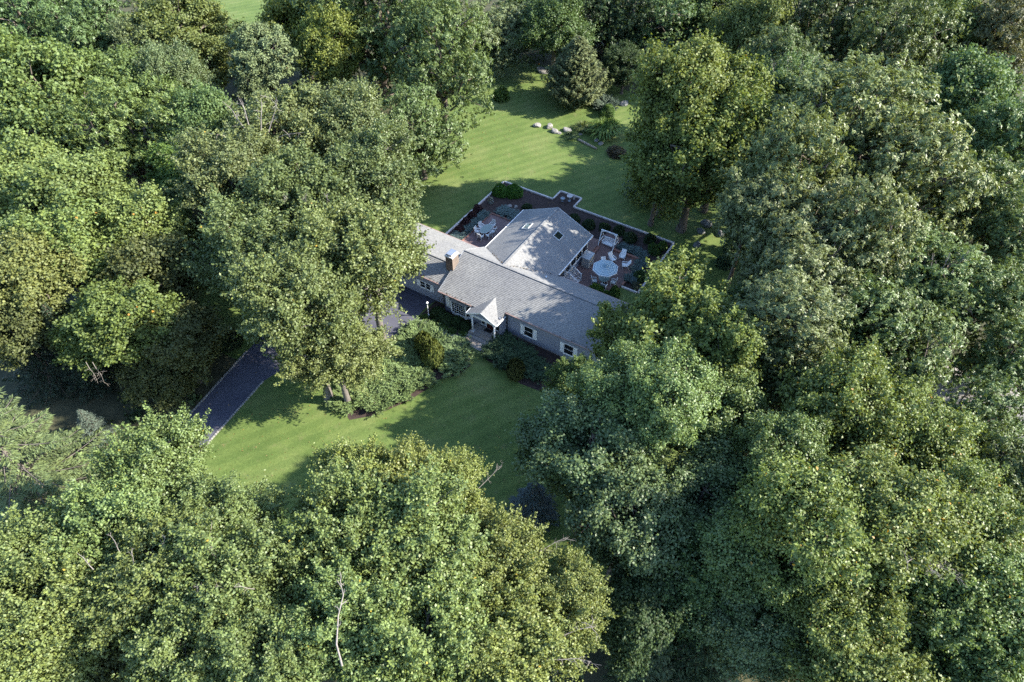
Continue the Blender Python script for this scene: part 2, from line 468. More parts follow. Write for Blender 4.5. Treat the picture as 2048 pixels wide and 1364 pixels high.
def plant_tree(x, y, ht, zc, Rw, sp, col, label, name, i, cat='tree', group=None):
    rng = random.Random(i * 7 + 3)
    root = empty(name, (x, y, 0), 0, label, cat, group)
    crown_me, limb_me = PROTO[sp]
    R0 = 5.0
    if Rw > 6.4 and sp[:3] in ('oak', 'map', 'pop') and 'r' not in sp and not sp.endswith('s'):
        sp = ('oakB' if sp.startswith('oak') else 'mapleB') + str(1 + i % 2); R0 = 8.0
        crown_me, limb_me = PROTO[sp]
    conif = sp in ('spruce', 'bigspruce', 'pine', 'yew')
    if conif:
        H0 = {'spruce': 12, 'bigspruce': 16, 'pine': 11, 'yew': 11}[sp]
        s = (Rw / 5.0, Rw / 5.0, ht / H0); zc = 0.455 * ht
    else:
        s = (Rw / R0,) * 3
        s = (s[0] * rng.uniform(0.9, 1.18), s[1] * rng.uniform(0.9, 1.18), s[2] * rng.uniform(0.88, 1.14))
    rz = rng.uniform(0, 6.28)
    c = new_obj('crown', crown_me, root, (0, 0, zc), 'stuff')
    l = new_obj('limbs', limb_me, root, (0, 0, zc))
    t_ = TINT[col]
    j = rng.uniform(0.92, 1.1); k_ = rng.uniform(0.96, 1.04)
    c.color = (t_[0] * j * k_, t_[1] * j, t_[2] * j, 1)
    tilt = (0, 0) if conif else (rng.uniform(-0.1, 0.1), rng.uniform(-0.1, 0.1))
    for o in (c, l):
        o.scale = s; o.rotation_euler = (tilt[0], tilt[1], rz)
    if not conif:
        bark = limb_me.materials[0]
        tk = new_obj('trunk', trunk_mesh(bark), root, (0, 0, 0))
        tr = 0.07 * Rw + 0.02
        tk.scale = (tr, tr, max(0.5, zc - 0.8 * Rw))
    return root
# ------------------------------------------------------------------ house frame
HO = (-7.606, 52.688); HA = R_(-31.94)
def hw(x, y, z=0.0):
    c, s = math.cos(HA), math.sin(HA)
    return (HO[0] + c * x - s * y, HO[1] + s * x + c * y, z)

# ------------------------------------------------------------------ materials of the place
def lawn_material():
    m = bpy.data.materials.new('lawn_grass'); m.use_nodes = True
    nt = m.node_tree; b = nt.nodes['Principled BSDF']
    b.inputs['Roughness'].default_value = 0.85; b.inputs['Specular IOR Level'].default_value = 0.2
    tc = nt.nodes.new('ShaderNodeTexCoord')
    base = ramp(nt, noise(nt, 0.16, 6), [(0.30, (0.068, 0.106, 0.027)), (0.50, (0.094, 0.136, 0.036)), (0.72, (0.132, 0.160, 0.056))])
    fine = ramp(nt, noise(nt, 4.0, 6, rough=0.75), [(0.25, (0.62, 0.66, 0.6)), (0.75, (1.25, 1.2, 1.15))])
    c = mixc(nt, 1.0, base, fine, 'MULTIPLY')
    mp = nt.nodes.new('ShaderNodeMapping'); mp.inputs['Rotation'].default_value = (0, 0, R_(62))
    nt.links.new(tc.outputs['Object'], mp.inputs['Vector'])
    wv = nt.nodes.new('ShaderNodeTexWave'); wv.inputs['Scale'].default_value = 0.21; wv.inputs['Distortion'].default_value = 1.8
    wv.inputs['Detail'].default_value = 2; wv.inputs['Detail Scale'].default_value = 0.6
    nt.links.new(mp.outputs[0], wv.inputs['Vector'])
    st = ramp(nt, wv.outputs['Fac'], [(0.3, (0.92, 0.94, 0.92)), (0.7, (1.09, 1.06, 1.08))])
    c = mixc(nt, 1.0, c, st, 'MULTIPLY')
    bare = ramp(nt, noise(nt, 0.9, 7), [(0.58, (0, 0, 0)), (0.80, (0.6, 0.6, 0.6))])
    c = mixc(nt, bare, c, (0.16, 0.145, 0.07))
    nt.links.new(c, b.inputs['Base Color'])
    bp = nt.nodes.new('ShaderNodeBump'); bp.inputs['Strength'].default_value = 0.6; bp.inputs['Distance'].default_value = 0.06
    nt.links.new(noise(nt, 9.0, 6, rough=0.8), bp.inputs['Height']); nt.links.new(bp.outputs[0], b.inputs['Normal'])
    return m
M_LAWN = lawn_material()
M_FLOOR = mat('forest_floor', (0.075, 0.070, 0.036), 0.95, (0.032, 0.036, 0.018), 0.7, bump=0.8, bscale=5, detail=8)
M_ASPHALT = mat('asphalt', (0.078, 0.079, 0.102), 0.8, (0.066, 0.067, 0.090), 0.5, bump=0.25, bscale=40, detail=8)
def asphalt_wear():
    nt = M_ASPHALT.node_tree; b = nt.nodes['Principled BSDF']
    src = b.inputs['Base Color'].links[0].from_socket
    vo = nt.nodes.new('ShaderNodeTexVoronoi'); vo.feature = 'DISTANCE_TO_EDGE'; vo.inputs['Scale'].default_value = 0.33
    tc = nt.nodes.new('ShaderNodeTexCoord'); nt.links.new(tc.outputs['Object'], vo.inputs['Vector'])
    ck = ramp(nt, vo.outputs['Distance'], [(0.0, (0.7, 0.7, 0.7)), (0.010, (1, 1, 1))])
    c = mixc(nt, 1.0, src, ck, 'MULTIPLY')
    pt = ramp(nt, noise(nt, 0.22, 3), [(0.45, (0.88, 0.88, 0.9)), (0.55, (1.08, 1.07, 1.05))])
    c = mixc(nt, 1.0, c, pt, 'MULTIPLY')
    dust = ramp(nt, noise(nt, 1.3, 7), [(0.58, (0, 0, 0)), (0.85, (0.25, 0.25, 0.25))])
    nt.links.new(mixc(nt, dust, c, (0.17, 0.155, 0.135)), b.inputs['Base Color'])
asphalt_wear()
M_COBBLE = mat('granite_cobble', (0.33, 0.31, 0.285), 0.8, (0.19, 0.18, 0.165), 4, bump=0.3)
M_MULCH = mat('mulch', (0.062, 0.040, 0.033), 0.95, (0.030, 0.021, 0.019), 2.2, bump=0.9, bscale=14, detail=8)
def brick_material(name, c1, c2, mortar, sx=4.6, w=0.5, h=0.25, bump=0.4, rot=0.0):
    m = bpy.data.materials.new(name); m.use_nodes = True
    nt = m.node_tree; b = nt.nodes['Principled BSDF']; b.inputs['Roughness'].default_value = 0.85
    tc = nt.nodes.new('ShaderNodeTexCoord')
    mp = nt.nodes.new('ShaderNodeMapping'); mp.inputs['Rotation'].default_value = rot if hasattr(rot, '__len__') else (0, 0, rot)
    nt.links.new(tc.outputs['Object'], mp.inputs['Vector'])
    br = nt.nodes.new('ShaderNodeTexBrick'); br.inputs['Scale'].default_value = sx
    br.inputs['Brick Width'].default_value = w; br.inputs['Row Height'].default_value = h
    br.inputs['Mortar Size'].default_value = 0.02
    for k_, v in (('Color1', c1), ('Color2', c2), ('Mortar', mortar)): br.inputs[k_].default_value = (*v, 1)
    nt.links.new(mp.outputs[0], br.inputs['Vector'])
    var = ramp(nt, noise(nt, 1.4, 5), [(0.3, (0.72, 0.72, 0.75)), (0.7, (1.15, 1.1, 1.05))])
    c = mixc(nt, 1.0, br.outputs['Color'], var, 'MULTIPLY')
    nt.links.new(c, b.inputs['Base Color'])
    bp = nt.nodes.new('ShaderNodeBump'); bp.inputs['Strength'].default_value = bump; bp.inputs['Distance'].default_value = 0.01; bp.invert = True
    nt.links.new(br.outputs['Fac'], bp.inputs['Height']); nt.links.new(bp.outputs[0], b.inputs['Normal'])
    return m
M_PATIO = brick_material('patio_brick', (0.20, 0.112, 0.092), (0.16, 0.088, 0.074), (0.15, 0.12, 0.11))
M_PATIO2 = brick_material('patio_brick_smooth', (0.175, 0.112, 0.105), (0.155, 0.098, 0.094), (0.14, 0.105, 0.10), bump=0.2)
M_BORDER = mat('red_brick_edge', (0.33, 0.16, 0.115), 0.85, (0.22, 0.11, 0.085), 5)
M_CHIM = brick_material('chimney_brick', (0.145, 0.098, 0.072), (0.105, 0.068, 0.050), (0.19, 0.165, 0.14), 4.2, 0.5, 0.2, rot=(R_(90), 0, 0))
M_FLAG = mat('flagstone', (0.36, 0.33, 0.30), 0.8, (0.24, 0.225, 0.215), 1.2, bump=0.3, bscale=12)
M_FLAG2 = mat('flagstone_tan', (0.37, 0.31, 0.255), 0.8, (0.27, 0.23, 0.20), 1.5, bump=0.3, bscale=12)
M_CAPST = mat('pale_cap_stone', (0.62, 0.56, 0.52), 0.8, (0.46, 0.41, 0.385), 2.0, bump=0.25)
M_SIDING = mat('grey_siding', (0.245, 0.258, 0.305), 0.6, (0.22, 0.232, 0.28), 0.9, stretch=(0.3, 0.3, 4))
M_CONC = mat('foundation_concrete', (0.30, 0.295, 0.30), 0.85, (0.24, 0.235, 0.24), 1.2)
M_WHITE = mat('white_paint', (0.78, 0.77, 0.75), 0.5, (0.70, 0.69, 0.675), 2.0, spec=0.4)
M_GUTTER = mat('copper_brown_gutter', (0.32, 0.22, 0.19), 0.45, (0.20, 0.135, 0.12), 4, spec=0.5)
M_DSPOUT = mat('dark_downspout', (0.050, 0.045, 0.048), 0.5)
M_MAROON = mat('maroon_paint', (0.070, 0.020, 0.018), 0.4)
M_STEEL = mat('sheet_metal', (0.55, 0.56, 0.58), 0.35, (0.42, 0.43, 0.45), 3, metal=0.8)
M_CROWN = mat('mortar_crown', (0.66, 0.64, 0.60), 0.8, (0.48, 0.46, 0.43), 4)
M_BLACK = mat('black_metal', (0.02, 0.02, 0.022), 0.5)
M_GLASS = mat('window_glass', (0.014, 0.017, 0.020), 0.06, spec=0.75)
M_SKYGLASS = mat('skylight_glass', (0.020, 0.028, 0.022), 0.05, spec=0.6)
M_CUSHION = mat('grey_cushion', (0.52, 0.53, 0.52), 0.8, (0.45, 0.46, 0.45), 5)
M_ALU = mat('painted_aluminium', (0.56, 0.56, 0.55), 0.4, spec=0.5)
M_PLASTIC = mat('storage_plastic', (0.36, 0.34, 0.31), 0.55, (0.32, 0.30, 0.275), 3)
M_LID = mat('storage_lid', (0.50, 0.50, 0.49), 0.5)
M_ROCK = mat('pale_boulder', (0.30, 0.282, 0.26), 0.9, (0.13, 0.123, 0.112), 3.0, bump=0.8, bscale=6)
M_ROCKG = mat('grey_boulder', (0.20, 0.195, 0.185), 0.9, (0.10, 0.10, 0.095), 2.5, bump=0.8, bscale=5)
M_LOG = mat('weathered_timber', (0.37, 0.31, 0.24), 0.9, (0.20, 0.16, 0.12), 3, bump=0.4)
M_BLUESTONE = mat('bluish_cast_stone', (0.30, 0.34, 0.37), 0.8, (0.22, 0.25, 0.28), 4)

def shingle_material(name, a, b_, dark):
    m = bpy.data.materials.new(name); m.use_nodes = True
    nt = m.node_tree; b = nt.nodes['Principled BSDF']
    b.inputs['Roughness'].default_value = 0.75; b.inputs['Specular IOR Level'].default_value = 0.35
    tabs = ramp(nt, noise(nt, 3.2, 3, stretch=(1.2, 2.2, 5.0)), [(0.34, dark), (0.5, a), (0.70, b_)])
    wear = ramp(nt, noise(nt, 0.35, 6), [(0.3, (0.82, 0.82, 0.84)), (0.7, (1.1, 1.09, 1.06))])
    nt.links.new(mixc(nt, 1.0, tabs, wear, 'MULTIPLY'), b.inputs['Base Color'])
    bp = nt.nodes.new('ShaderNodeBump'); bp.inputs['Strength'].default_value = 0.35; bp.inputs['Distance'].default_value = 0.01
    nt.links.new(noise(nt, 60, 3), bp.inputs['Height']); nt.links.new(bp.outputs[0], b.inputs['Normal'])
    return m
M_SHINGLE = shingle_material('grey_shingles', (0.205, 0.203, 0.198), (0.25, 0.247, 0.24), (0.145, 0.144, 0.142))
M_SHINGLE_BR = shingle_material('brown_shingles', (0.15, 0.125, 0.10), (0.19, 0.16, 0.13), (0.10, 0.085, 0.07))
M_SHINGLE_GR = shingle_material('weathered_shingles', (0.21, 0.19, 0.17), (0.26, 0.235, 0.21), (0.15, 0.135, 0.12))

# ------------------------------------------------------------------ ground, lawn, drive
def sheet(name, poly, z, m_, kind='structure', parent=None, thick=0.0):
    b = MB()
    if thick: b.prism(poly, z - thick, z)
    else: b.face([(p[0], p[1], z) for p in poly])
    return b.build(name, m_, parent, kind=kind)
MB().box(-420, 420, -160, 620, -1.0, 0.0).build('ground', M_FLOOR, kind='structure')
LAWN = [(-34, 15), (-12, 16), (6, 17), (20, 26), (17, 40), (15.5, 52), (28, 57), (34, 70), (27, 75), (22, 84), (20, 101), (13, 108), (4, 112),
        (-8, 113), (-17, 106), (-18, 96), (-15, 82), (-18, 72), (-30, 66), (-40, 60), (-41, 50), (-32, 47.5), (-28, 45.5), (-31, 38), (-40, 16)]
sheet('lawn', LAWN, 0.004, M_LAWN)
sheet('far_lawn', [(-60, 150), (-59, 128), (-50, 117), (-43, 119), (-47, 150)], 0.004, M_LAWN)
# driveway: straight run, turning court before the garage
DRV = [(-41.5, 14.0), (-37.0, 14.0), (-27.9, 35.45), (-24.7, 42.7), (-22.3, 45.2), (-19.0, 45.9), (-15.6, 45.2), (-13.6, 45.3), (-12.6, 46.3), (-11.7, 47.8), (-10.9, 49.6),
       (-10.0, 50.9), (-10.2, 51.8), (-9.4, 53.3), (-8.3, 54.4), (-15.9, 59.1), (-17.5, 57.0), (-22.0, 54.5), (-25.4, 51.0), (-27.4, 46.7), (-30.4, 39.3)]
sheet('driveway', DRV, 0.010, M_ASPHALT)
def cobble_kerb(name, pts, label):
    root = empty(name, (*pts[0], 0), 0, label, 'kerb')
    b = MB(); rng = random.Random(len(label))
    ox, oy = pts[0]
    for (x0, y0), (x1, y1) in zip(pts[:-1], pts[1:]):
        L = math.hypot(x1 - x0, y1 - y0); n = int(L / 0.27)
        dx, dy = (x1 - x0) / L, (y1 - y0) / L
        for i in range(n):
            a0 = i * L / n + 0.012; a1 = (i + 1) * L / n - 0.012; w = 0.09 + rng.uniform(-0.01, 0.012); h = 0.085 + rng.uniform(-0.015, 0.015)
            q = [(x0 + dx * a + dy * s - ox, y0 + dy * a - dx * s - oy) for a, s in ((a0, -w), (a1, -w), (a1, w), (a0, w))]
            n0 = len(b.v)
            b.v += [(p[0], p[1], -0.05) for p in q]
            cx = sum(p[0] for p in q) / 4; cy_ = sum(p[1] for p in q) / 4
            b.v += [(cx + (p[0] - cx) * 0.86, cy_ + (p[1] - cy_) * 0.86, h) for p in q]
            b.f += [tuple(n0 + k for k in f) for f in ((4, 5, 6, 7), (0, 1, 5, 4), (1, 2, 6, 5), (2, 3, 7, 6), (3, 0, 4, 7))]
    b.build('cobbles', M_COBBLE, root, kind='stuff')
cobble_kerb('cobble_kerb', [(-37.0, 14.0), (-27.9, 35.45), (-24.7, 42.7)], 'pale cobble kerb on the right side of the driveway, next to the sunlit lawn')
cobble_kerb('cobble_kerb', [(-41.5, 14.0), (-30.4, 39.3), (-27.4, 46.7)], 'pale cobble kerb on the left side of the driveway, under the shaded maples')

# planting beds (house frame)
BED = [(-7.4, 8.2), (-7.4, 24.13), (0.13, 24.13), (0.13, 26.3), (3.24, 26.3), (3.24, 24.13), (17.0, 24.13), (17.0, 13.8), (14.9, 13.8), (14.9, 9.0), (9.0, 8.5)]
sheet('mulch_bed', [hw(*p)[:2] for p in BED], 0.016, M_MULCH)
sheet('front_mulch_bed', [hw(*p)[:2] for p in [(-1.6, -2.1), (0.75, -2.5), (3.1, -2.35), (4.6, -1.7), (4.4, 0.4), (-1.5, 0.9)]], 0.016, M_MULCH)
sheet('island_mulch_bed', [hw(*p)[:2] for p in [(-1.0, -3.2), (0.8, -2.9), (2.5, -3.5), (4.6, -2.9), (6.1, -3.6), (7.1, -5.0), (6.7, -6.7), (5.5, -8.0), (5.15, -9.8), (4.6, -11.7), (3.5, -13.8), (2.7, -15.1), (1.2, -16.6), (-1.5, -15.5), (-3.0, -12.0), (-2.4, -10.2), (-0.9, -8.5), (-0.9, -6.3)]], 0.016, M_MULCH)
sheet('side_mulch_bed', [hw(*p)[:2] for p in [(7.0, -2.9), (8.2, -3.5), (10.4, -3.6), (12.5, -4.3), (15.5, -4.0), (17.5, 1.0), (7.8, 1.0), (7.3, -1.4)]], 0.016, M_MULCH)

# low stone edging round the patio beds
def edging(pts, label):
    root = empty('garden_edging', hw(*pts[0]), HA, label, 'garden wall')
    ox, oy = pts[0]
    for (x0, y0), (x1, y1) in zip(pts[:-1], pts[1:]):
        L = math.hypot(x1 - x0, y1 - y0); n = max(1, round(L / 2.4)); dx, dy = (x1 - x0) / L, (y1 - y0) / L
        for i in range(n):
            a = Vector((x0 - ox + dx * (i * L / n + 0.006), y0 - oy + dy * (i * L / n + 0.006), 0.09)); b_ = Vector((x0 - ox + dx * ((i + 1) * L / n - 0.006), y0 - oy + dy * ((i + 1) * L / n - 0.006), 0.09))
            MB().bar(a, b_, 0.19, 0.24).build('wall_segment', M_CAPST, root)
edging([(-7.4, 9.4), (-7.4, 24.13)], 'low pale edging along the left side of the patio garden')
edging([(-7.3, 24.23), (0.1, 24.23)], 'low pale edging behind the twin boxwood, left of the notch')
edging([(0.13, 24.36), (0.13, 26.3), (3.24, 26.3), (3.24, 24.1)], 'low pale edging round the small square notch behind the house')
edging([(3.37, 24.13), (17.0, 24.13)], 'long low pale edging behind the garden swing')
edging([(17.0, 24.0), (17.0, 13.8)], 'low pale edging on the right side of the patio garden')
edging([(16.85, 13.75), (14.95, 13.75)], 'short low pale edging at the lower corner of the right patio')

# patios
pr = empty('brick_patio', hw(12, 14, 0), HA, 'brick patio with parasol and white chairs right of the house', 'patio')
MB().box(-2.86, 2.85, -5.0, 4.85, -0.05, 0.12).build('paving', M_PATIO, pr)
MB().box(-0.65, 2.75, 4.853, 5.08, -0.05, 0.42).build('retaining_border', M_BORDER, pr)
MB().box(2.853, 3.06, 0.0, 5.08, -0.05, 0.26).build('retaining_border', M_BORDER, pr)
MB().box(-2.86, -0.66, 4.853, 7.6, -0.05, 0.118).build('swing_paving', M_PATIO, pr)
lp = empty('brick_patio', hw(-3.35, 14.2, 0), HA, 'smooth brick patio with oval table left of the rear roof', 'patio')
MB().box(-1.5, 2.4, -4.8, 3.1, -0.05, 0.12).build('paving', M_PATIO2, lp)
MB().box(-1.66, -1.502, -4.8, 3.25, -0.05, 0.24).build('border', M_BORDER, lp)
MB().box(-1.5, 2.4, 3.102, 3.25, -0.05, 0.24).build('border', M_BORDER, lp)
st = empty('brick_landing', hw(8.7, 18.3, 0), HA, 'raised brick landing between the rear gable and the swing', 'landing')
MB().box(-1.0, 0.75, -1.2, 1.2, -0.05, 0.46).build('platform', M_PATIO, st)
MB().box(0.753, 1.1, -1.2, 0.3, -0.05, 0.28).build('step', M_BORDER, st)

# front walk of flagstones
wk = empty('front_walk', hw(2, -2.6, 0), HA, 'flagstone walk from the driveway to the front porch', 'walkway')
rngw = random.Random(4)
path = [(-1.2, -2.75), (0.8, -2.78), (2.6, -2.95), (4.6, -2.25), (6.9, -2.15)]
wid = [0.5, 0.42, 0.42, 0.5, 0.66]
for i in range(len(path) - 1):
    (x0, y0), (x1, y1) = path[i], path[i + 1]
    for k in range(3):
        t0, t1 = k / 3 + 0.008, (k + 1) / 3 - 0.008
        wa = wid[i] + (wid[i + 1] - wid[i]) * t0; wb = wid[i] + (wid[i + 1] - wid[i]) * t1
        def P(t, s): return (x0 + (x1 - x0) * t - 2, y0 + (y1 - y0) * t + s + 2.6)
        sp = rngw.uniform(-0.12, 0.12)
        for a0, b0, a1, b1 in ((-wa, sp - 0.012, -wb, sp - 0.012), (sp + 0.012, wa, sp + 0.012, wb)):
            poly = [P(t0, a0), P(t1, a1), P(t1, b1), P(t0, b0)]
            MB().prism(poly, -0.02, 0.045 + rngw.uniform(-0.006, 0.006)).build('flagstone', M_FLAG if rngw.random() < 0.6 else M_FLAG2, wk)
wk['kind'] = 'structure'
eb = MB().bar((0, 0, 0.1), (-0.16, -1.05, 0.1), 0.1, 0.2).build('sunlit_step_edge', M_WHITE, None, hw(7.25, -1.65), None)  # pale step edge; its white colour stands in for sunlight on the stone
eb.rotation_euler = (0, 0, HA); tag(eb, 'short step edge coloured sunlit white at the right side of the front walk', 'edging')

# ------------------------------------------------------------------ the house
house = empty('ranch_house', hw(0, 0), HA, 'grey ranch house with pale shingle roofs and white trim', 'house')
def roof_slope(name, A, B, C, D, parent, m_=None, step=0.18, th=0.14, lift=0.024):
    A, B, C, D = map(Vector, (A, B, C, D))
    nrm = (B - A).cross(D - A).normalized()
    if nrm.z < 0: A, B, C, D = B, A, D, C; nrm = -nrm
    n = max(2, int(((D - A).length + (C - B).length) / 2 / step))
    b = MB()
    for i in range(n):
        t0, t1 = i / n, (i + 1) / n
        l0 = A.lerp(D, t0); r0 = B.lerp(C, t0); l1 = A.lerp(D, t1); r1 = B.lerp(C, t1)
        b.face([l0 + nrm * lift, r0 + nrm * lift, r1 + nrm * 0.001, l1 + nrm * 0.001])
        b.face([l0 + nrm * 0.0, r0 + nrm * 0.0, r0 + nrm * lift, l0 + nrm * lift])
    dn = -nrm * th
    b.face([A + dn, D + dn, C + dn, B + dn])
    b.face([A + dn, B + dn, B, A]); b.face([B + dn, C + dn, C, B]); b.face([D + dn, A + dn, A, D]); b.face([C + dn, D + dn, D, C])
    return b.build(name, m_ or M_SHINGLE, parent)
def siding(name, p0, p1, z0, z1, parent, out=1, top=None, m_=None, lap=0.2):
    """clapboards from p0 to p1 seen from the right-hand side of that direction (out=1)"""
    (x0, y0), (x1, y1) = p0, p1
    L = math.hypot(x1 - x0, y1 - y0); dx, dy = (x1 - x0) / L, (y1 - y0) / L
    nx, ny = dy * out, -dx * out
    b = MB()
    def P(u, o, z): return (x0 + dx * u + nx * o, y0 + dy * u + ny * o, z)
    z = z0
    while z < z1 - 1e-6:
        zb = min(z + lap, z1)
        ua, ub = 0.0, L
        if top:
            us = [L * k / 200 for k in range(201) if top(L * k / 200) >= (z + zb) / 2]
            if not us: break
            ua, ub = us[0], us[-1]
        b.face([P(ua, 0.022, z), P(ub, 0.022, z), P(ub, 0.004, zb), P(ua, 0.004, zb)])
        b.face([P(ua, 0.004, z), P(ub, 0.004, z), P(ub, 0.022, z), P(ua, 0.022, z)])
        z = zb
    # solid wall behind the boards
    pts = [P(0, 0.003, z0), P(L, 0.003, z0)]
    bk = [P(0, -0.15, z0), P(L, -0.15, z0)]
    ztop = (lambda u: z1) if not top else top
    N = 2 if not top else 21
    upf = [P(L * (1 - k / (N - 1)), 0.003, min(z1, ztop(L * (1 - k / (N - 1))))) for k in range(N)]
    upb = [P(L * (1 - k / (N - 1)), -0.15, min(z1, ztop(L * (1 - k / (N - 1))))) for k in range(N)]
    b.face(pts + upf); b.face((bk + upb)[::-1])
    ring_f = pts + upf; ring_b = bk + upb
    for k in range(len(ring_f)):
        j = (k + 1) % len(ring_f); b.face([ring_f[j], ring_f[k], ring_b[k], ring_b[j]])
    return b.build(name, m_ or M_SIDING, parent)

XL, XR = -0.1, 19.0
ZF, ZR, ZB = 3.08, 5.10, 2.62
YF, YR, YB = -0.2, 4.85, 9.05
YF2 = 0.57; ZF2 = ZF + (ZR - ZF) * (YF2 - YF) / (YR - YF)
roof_slope('roof_slope', (XL, YF, ZF), (7.8, YF, ZF), (7.8, YR, ZR), (XL, YR, ZR), house)
roof_slope('roof_slope', (7.8, YF2, ZF2), (XR, YF2, ZF2), (XR, YR, ZR), (7.8, YR, ZR), house)
roof_slope('roof_slope', (XR, YB, ZB), (XL, YB, ZB), (XL, YR, ZR), (XR, YR, ZR), house)
GX, GZ, GW, GE, GY = 4.74, 5.02, 4.64, 2.9, 16.93
roof_slope('roof_slope', (GX - GW, GY, GE), (GX - GW, 5.0, GE), (GX, 5.0, GZ), (GX, GY, GZ), house)
roof_slope('roof_slope', (GX + GW, 5.0, GE), (GX + GW, GY, GE), (GX, GY, GZ), (GX, 5.0, GZ), house)
WL = -10.4
roof_slope('roof_slope', (WL, 0.72, 3.1), (-0.12, 0.72, 3.1), (-0.12, 3.2, 4.15), (WL, 3.2, 4.15), house)
roof_slope('roof_slope', (-0.12, 8.5, 2.5), (WL, 8.5, 2.5), (WL, 3.2, 4.15), (-0.12, 3.2, 4.15), house)
roof_slope('roof_slope', (-0.12, 8.5, 2.5), (1.6, 8.5, 2.5), (1.6, 6.5, 3.2), (-0.12, 6.5, 3.2), house)
# ridge caps
for a, b_ in (((XL, YR, ZR + 0.02), (XR, YR, ZR + 0.02)), ((GX, 5.05, GZ + 0.02), (GX, GY, GZ + 0.02)), ((WL, 3.2, 4.17), (-0.13, 3.2, 4.17))):
    m_ = MB(); L = (Vector(b_) - Vector(a)).length; n = int(L / 0.3)
    for k in range(n):
        p = Vector(a).lerp(Vector(b_), k / n); q = Vector(a).lerp(Vector(b_), (k + 1.08) / n)
        m_.bar(p + Vector((0, 0, 0.012)), q, 0.24, 0.03)
    m_.build('ridge_cap', M_SHINGLE, house)
# walls
siding('wall', (0.15, 0.28), (7.7, 0.28), 0.0, 3.12, house)
siding('wall', (7.72, -0.3), (7.72, 0.95), 0.0, 3.12, house)
siding('wall', (7.74, 0.95), (18.6, 0.95), 0.22, 3.3, house)
MB().box(7.75, 18.6, 0.97, 1.2, -0.35, 0.22).build('foundation', M_CONC, house)
gab = lambda u: 2.9 + (4.95 - 2.9) * (1 - abs(u - 3.9) / 4.1)
siding('gable_wall', (18.62, 0.95), (18.62, 8.7), 0.0, 4.9, house, top=gab)
siding('gable_wall', (0.13, 8.7), (0.13, 0.28), 0.0, 4.9, house, top=lambda u: min(2.75 + u * 0.53, 3.1 + (8.42 - u) * 0.38))
siding('wall', (18.6, 8.72), (9.3, 8.72), 0.0, 2.62, house)
siding('wall', (-10.1, 0.95), (0.1, 0.95), 0.0, 3.05, house)
siding('wall', (0.1, 8.2), (-10.1, 8.2), 0.0, 2.45, house)
siding('gable_wall', (-10.12, 8.2), (-10.12, 0.95), 0.0, 4.05, house, top=lambda u: min(2.5 + u * 0.31, 3.1 + (7.25 - u) * 0.42))
siding('wall', (9.1, 8.9), (9.1, 16.6), 0.0, 1.15, house)
siding('wall', (0.4, 16.6), (0.4, 8.3), 0.0, 2.85, house)
siding('gable_wall', (9.1, 16.62), (0.4, 16.62), 0.0, 4.85, house, top=lambda u: 2.85 + 2.0 * (1 - abs(u - 4.35) / 4.4))
# eaves: gutters, fascia, rakes
def barp(name, a, b_, w, h_, m_): return MB().bar(a, b_, w, h_).build(name, m_, house)
barp('gutter', (XL, YF - 0.06, ZF - 0.05), (4.15, YF - 0.06, ZF - 0.05), 0.11, 0.1, M_GUTTER)
barp('gutter', (7.85, YF2 - 0.06, ZF2 - 0.05), (XR, YF2 - 0.06, ZF2 - 0.05), 0.11, 0.1, M_GUTTER)
barp('gutter', (WL, 0.66, 3.05), (-0.1, 0.66, 3.05), 0.11, 0.1, M_GUTTER)
barp('gutter', (WL, 8.56, 2.46), (-0.2, 8.56, 2.46), 0.11, 0.1, M_GUTTER)
barp('gutter', (9.6, YB + 0.06, ZB - 0.05), (XR, YB + 0.06, ZB - 0.05), 0.11, 0.1, M_GUTTER)
barp('fascia', (GX - GW - 0.06, 8.6, GE - 0.03), (GX - GW - 0.06, GY + 0.02, GE - 0.03), 0.08, 0.14, M_WHITE)
barp('fascia', (GX + GW + 0.06, 8.9, GE - 0.03), (GX + GW + 0.06, GY + 0.02, GE - 0.03), 0.08, 0.14, M_WHITE)
for a, b_ in (((XL - 0.02, YF, ZF - 0.08), (XL - 0.02, YR, ZR - 0.08)), ((XL - 0.02, YB, ZB - 0.08), (XL - 0.02, YR, ZR - 0.08)), ((XR + 0.02, YF2, ZF2 - 0.08), (XR + 0.02, YR, ZR - 0.08)),
              ((XR + 0.02, YB, ZB - 0.08), (XR + 0.02, YR, ZR - 0.08)), ((GX - GW, GY + 0.03, GE - 0.08), (GX, GY + 0.03, GZ - 0.08)), ((GX + GW, GY + 0.03, GE - 0.08), (GX, GY + 0.03, GZ - 0.08))):
    barp('rake_board', a, b_, 0.05, 0.15, M_WHITE)
for x, y, z in ((0.22, 0.2, 2.95), (7.82, 0.86, 3.1)):
    MB().bar((x, y, z), (x, y, 0.05), 0.09, 0.09).build('downspout', M_DSPOUT, house)
# vent pipe
MB().lathe([(0.05, 0), (0.05, 0.35), (0.042, 0.36)], (8.73, 8.3, 2.95), 8).build('vent_pipe', M_BLACK, house)
MB().lathe([(0.13, 0), (0.12, 0.12), (0.16, 0.13), (0.1, 0.2)], (9.1, 6.6, 4.1), 10).build('roof_vent', M_STEEL, house)
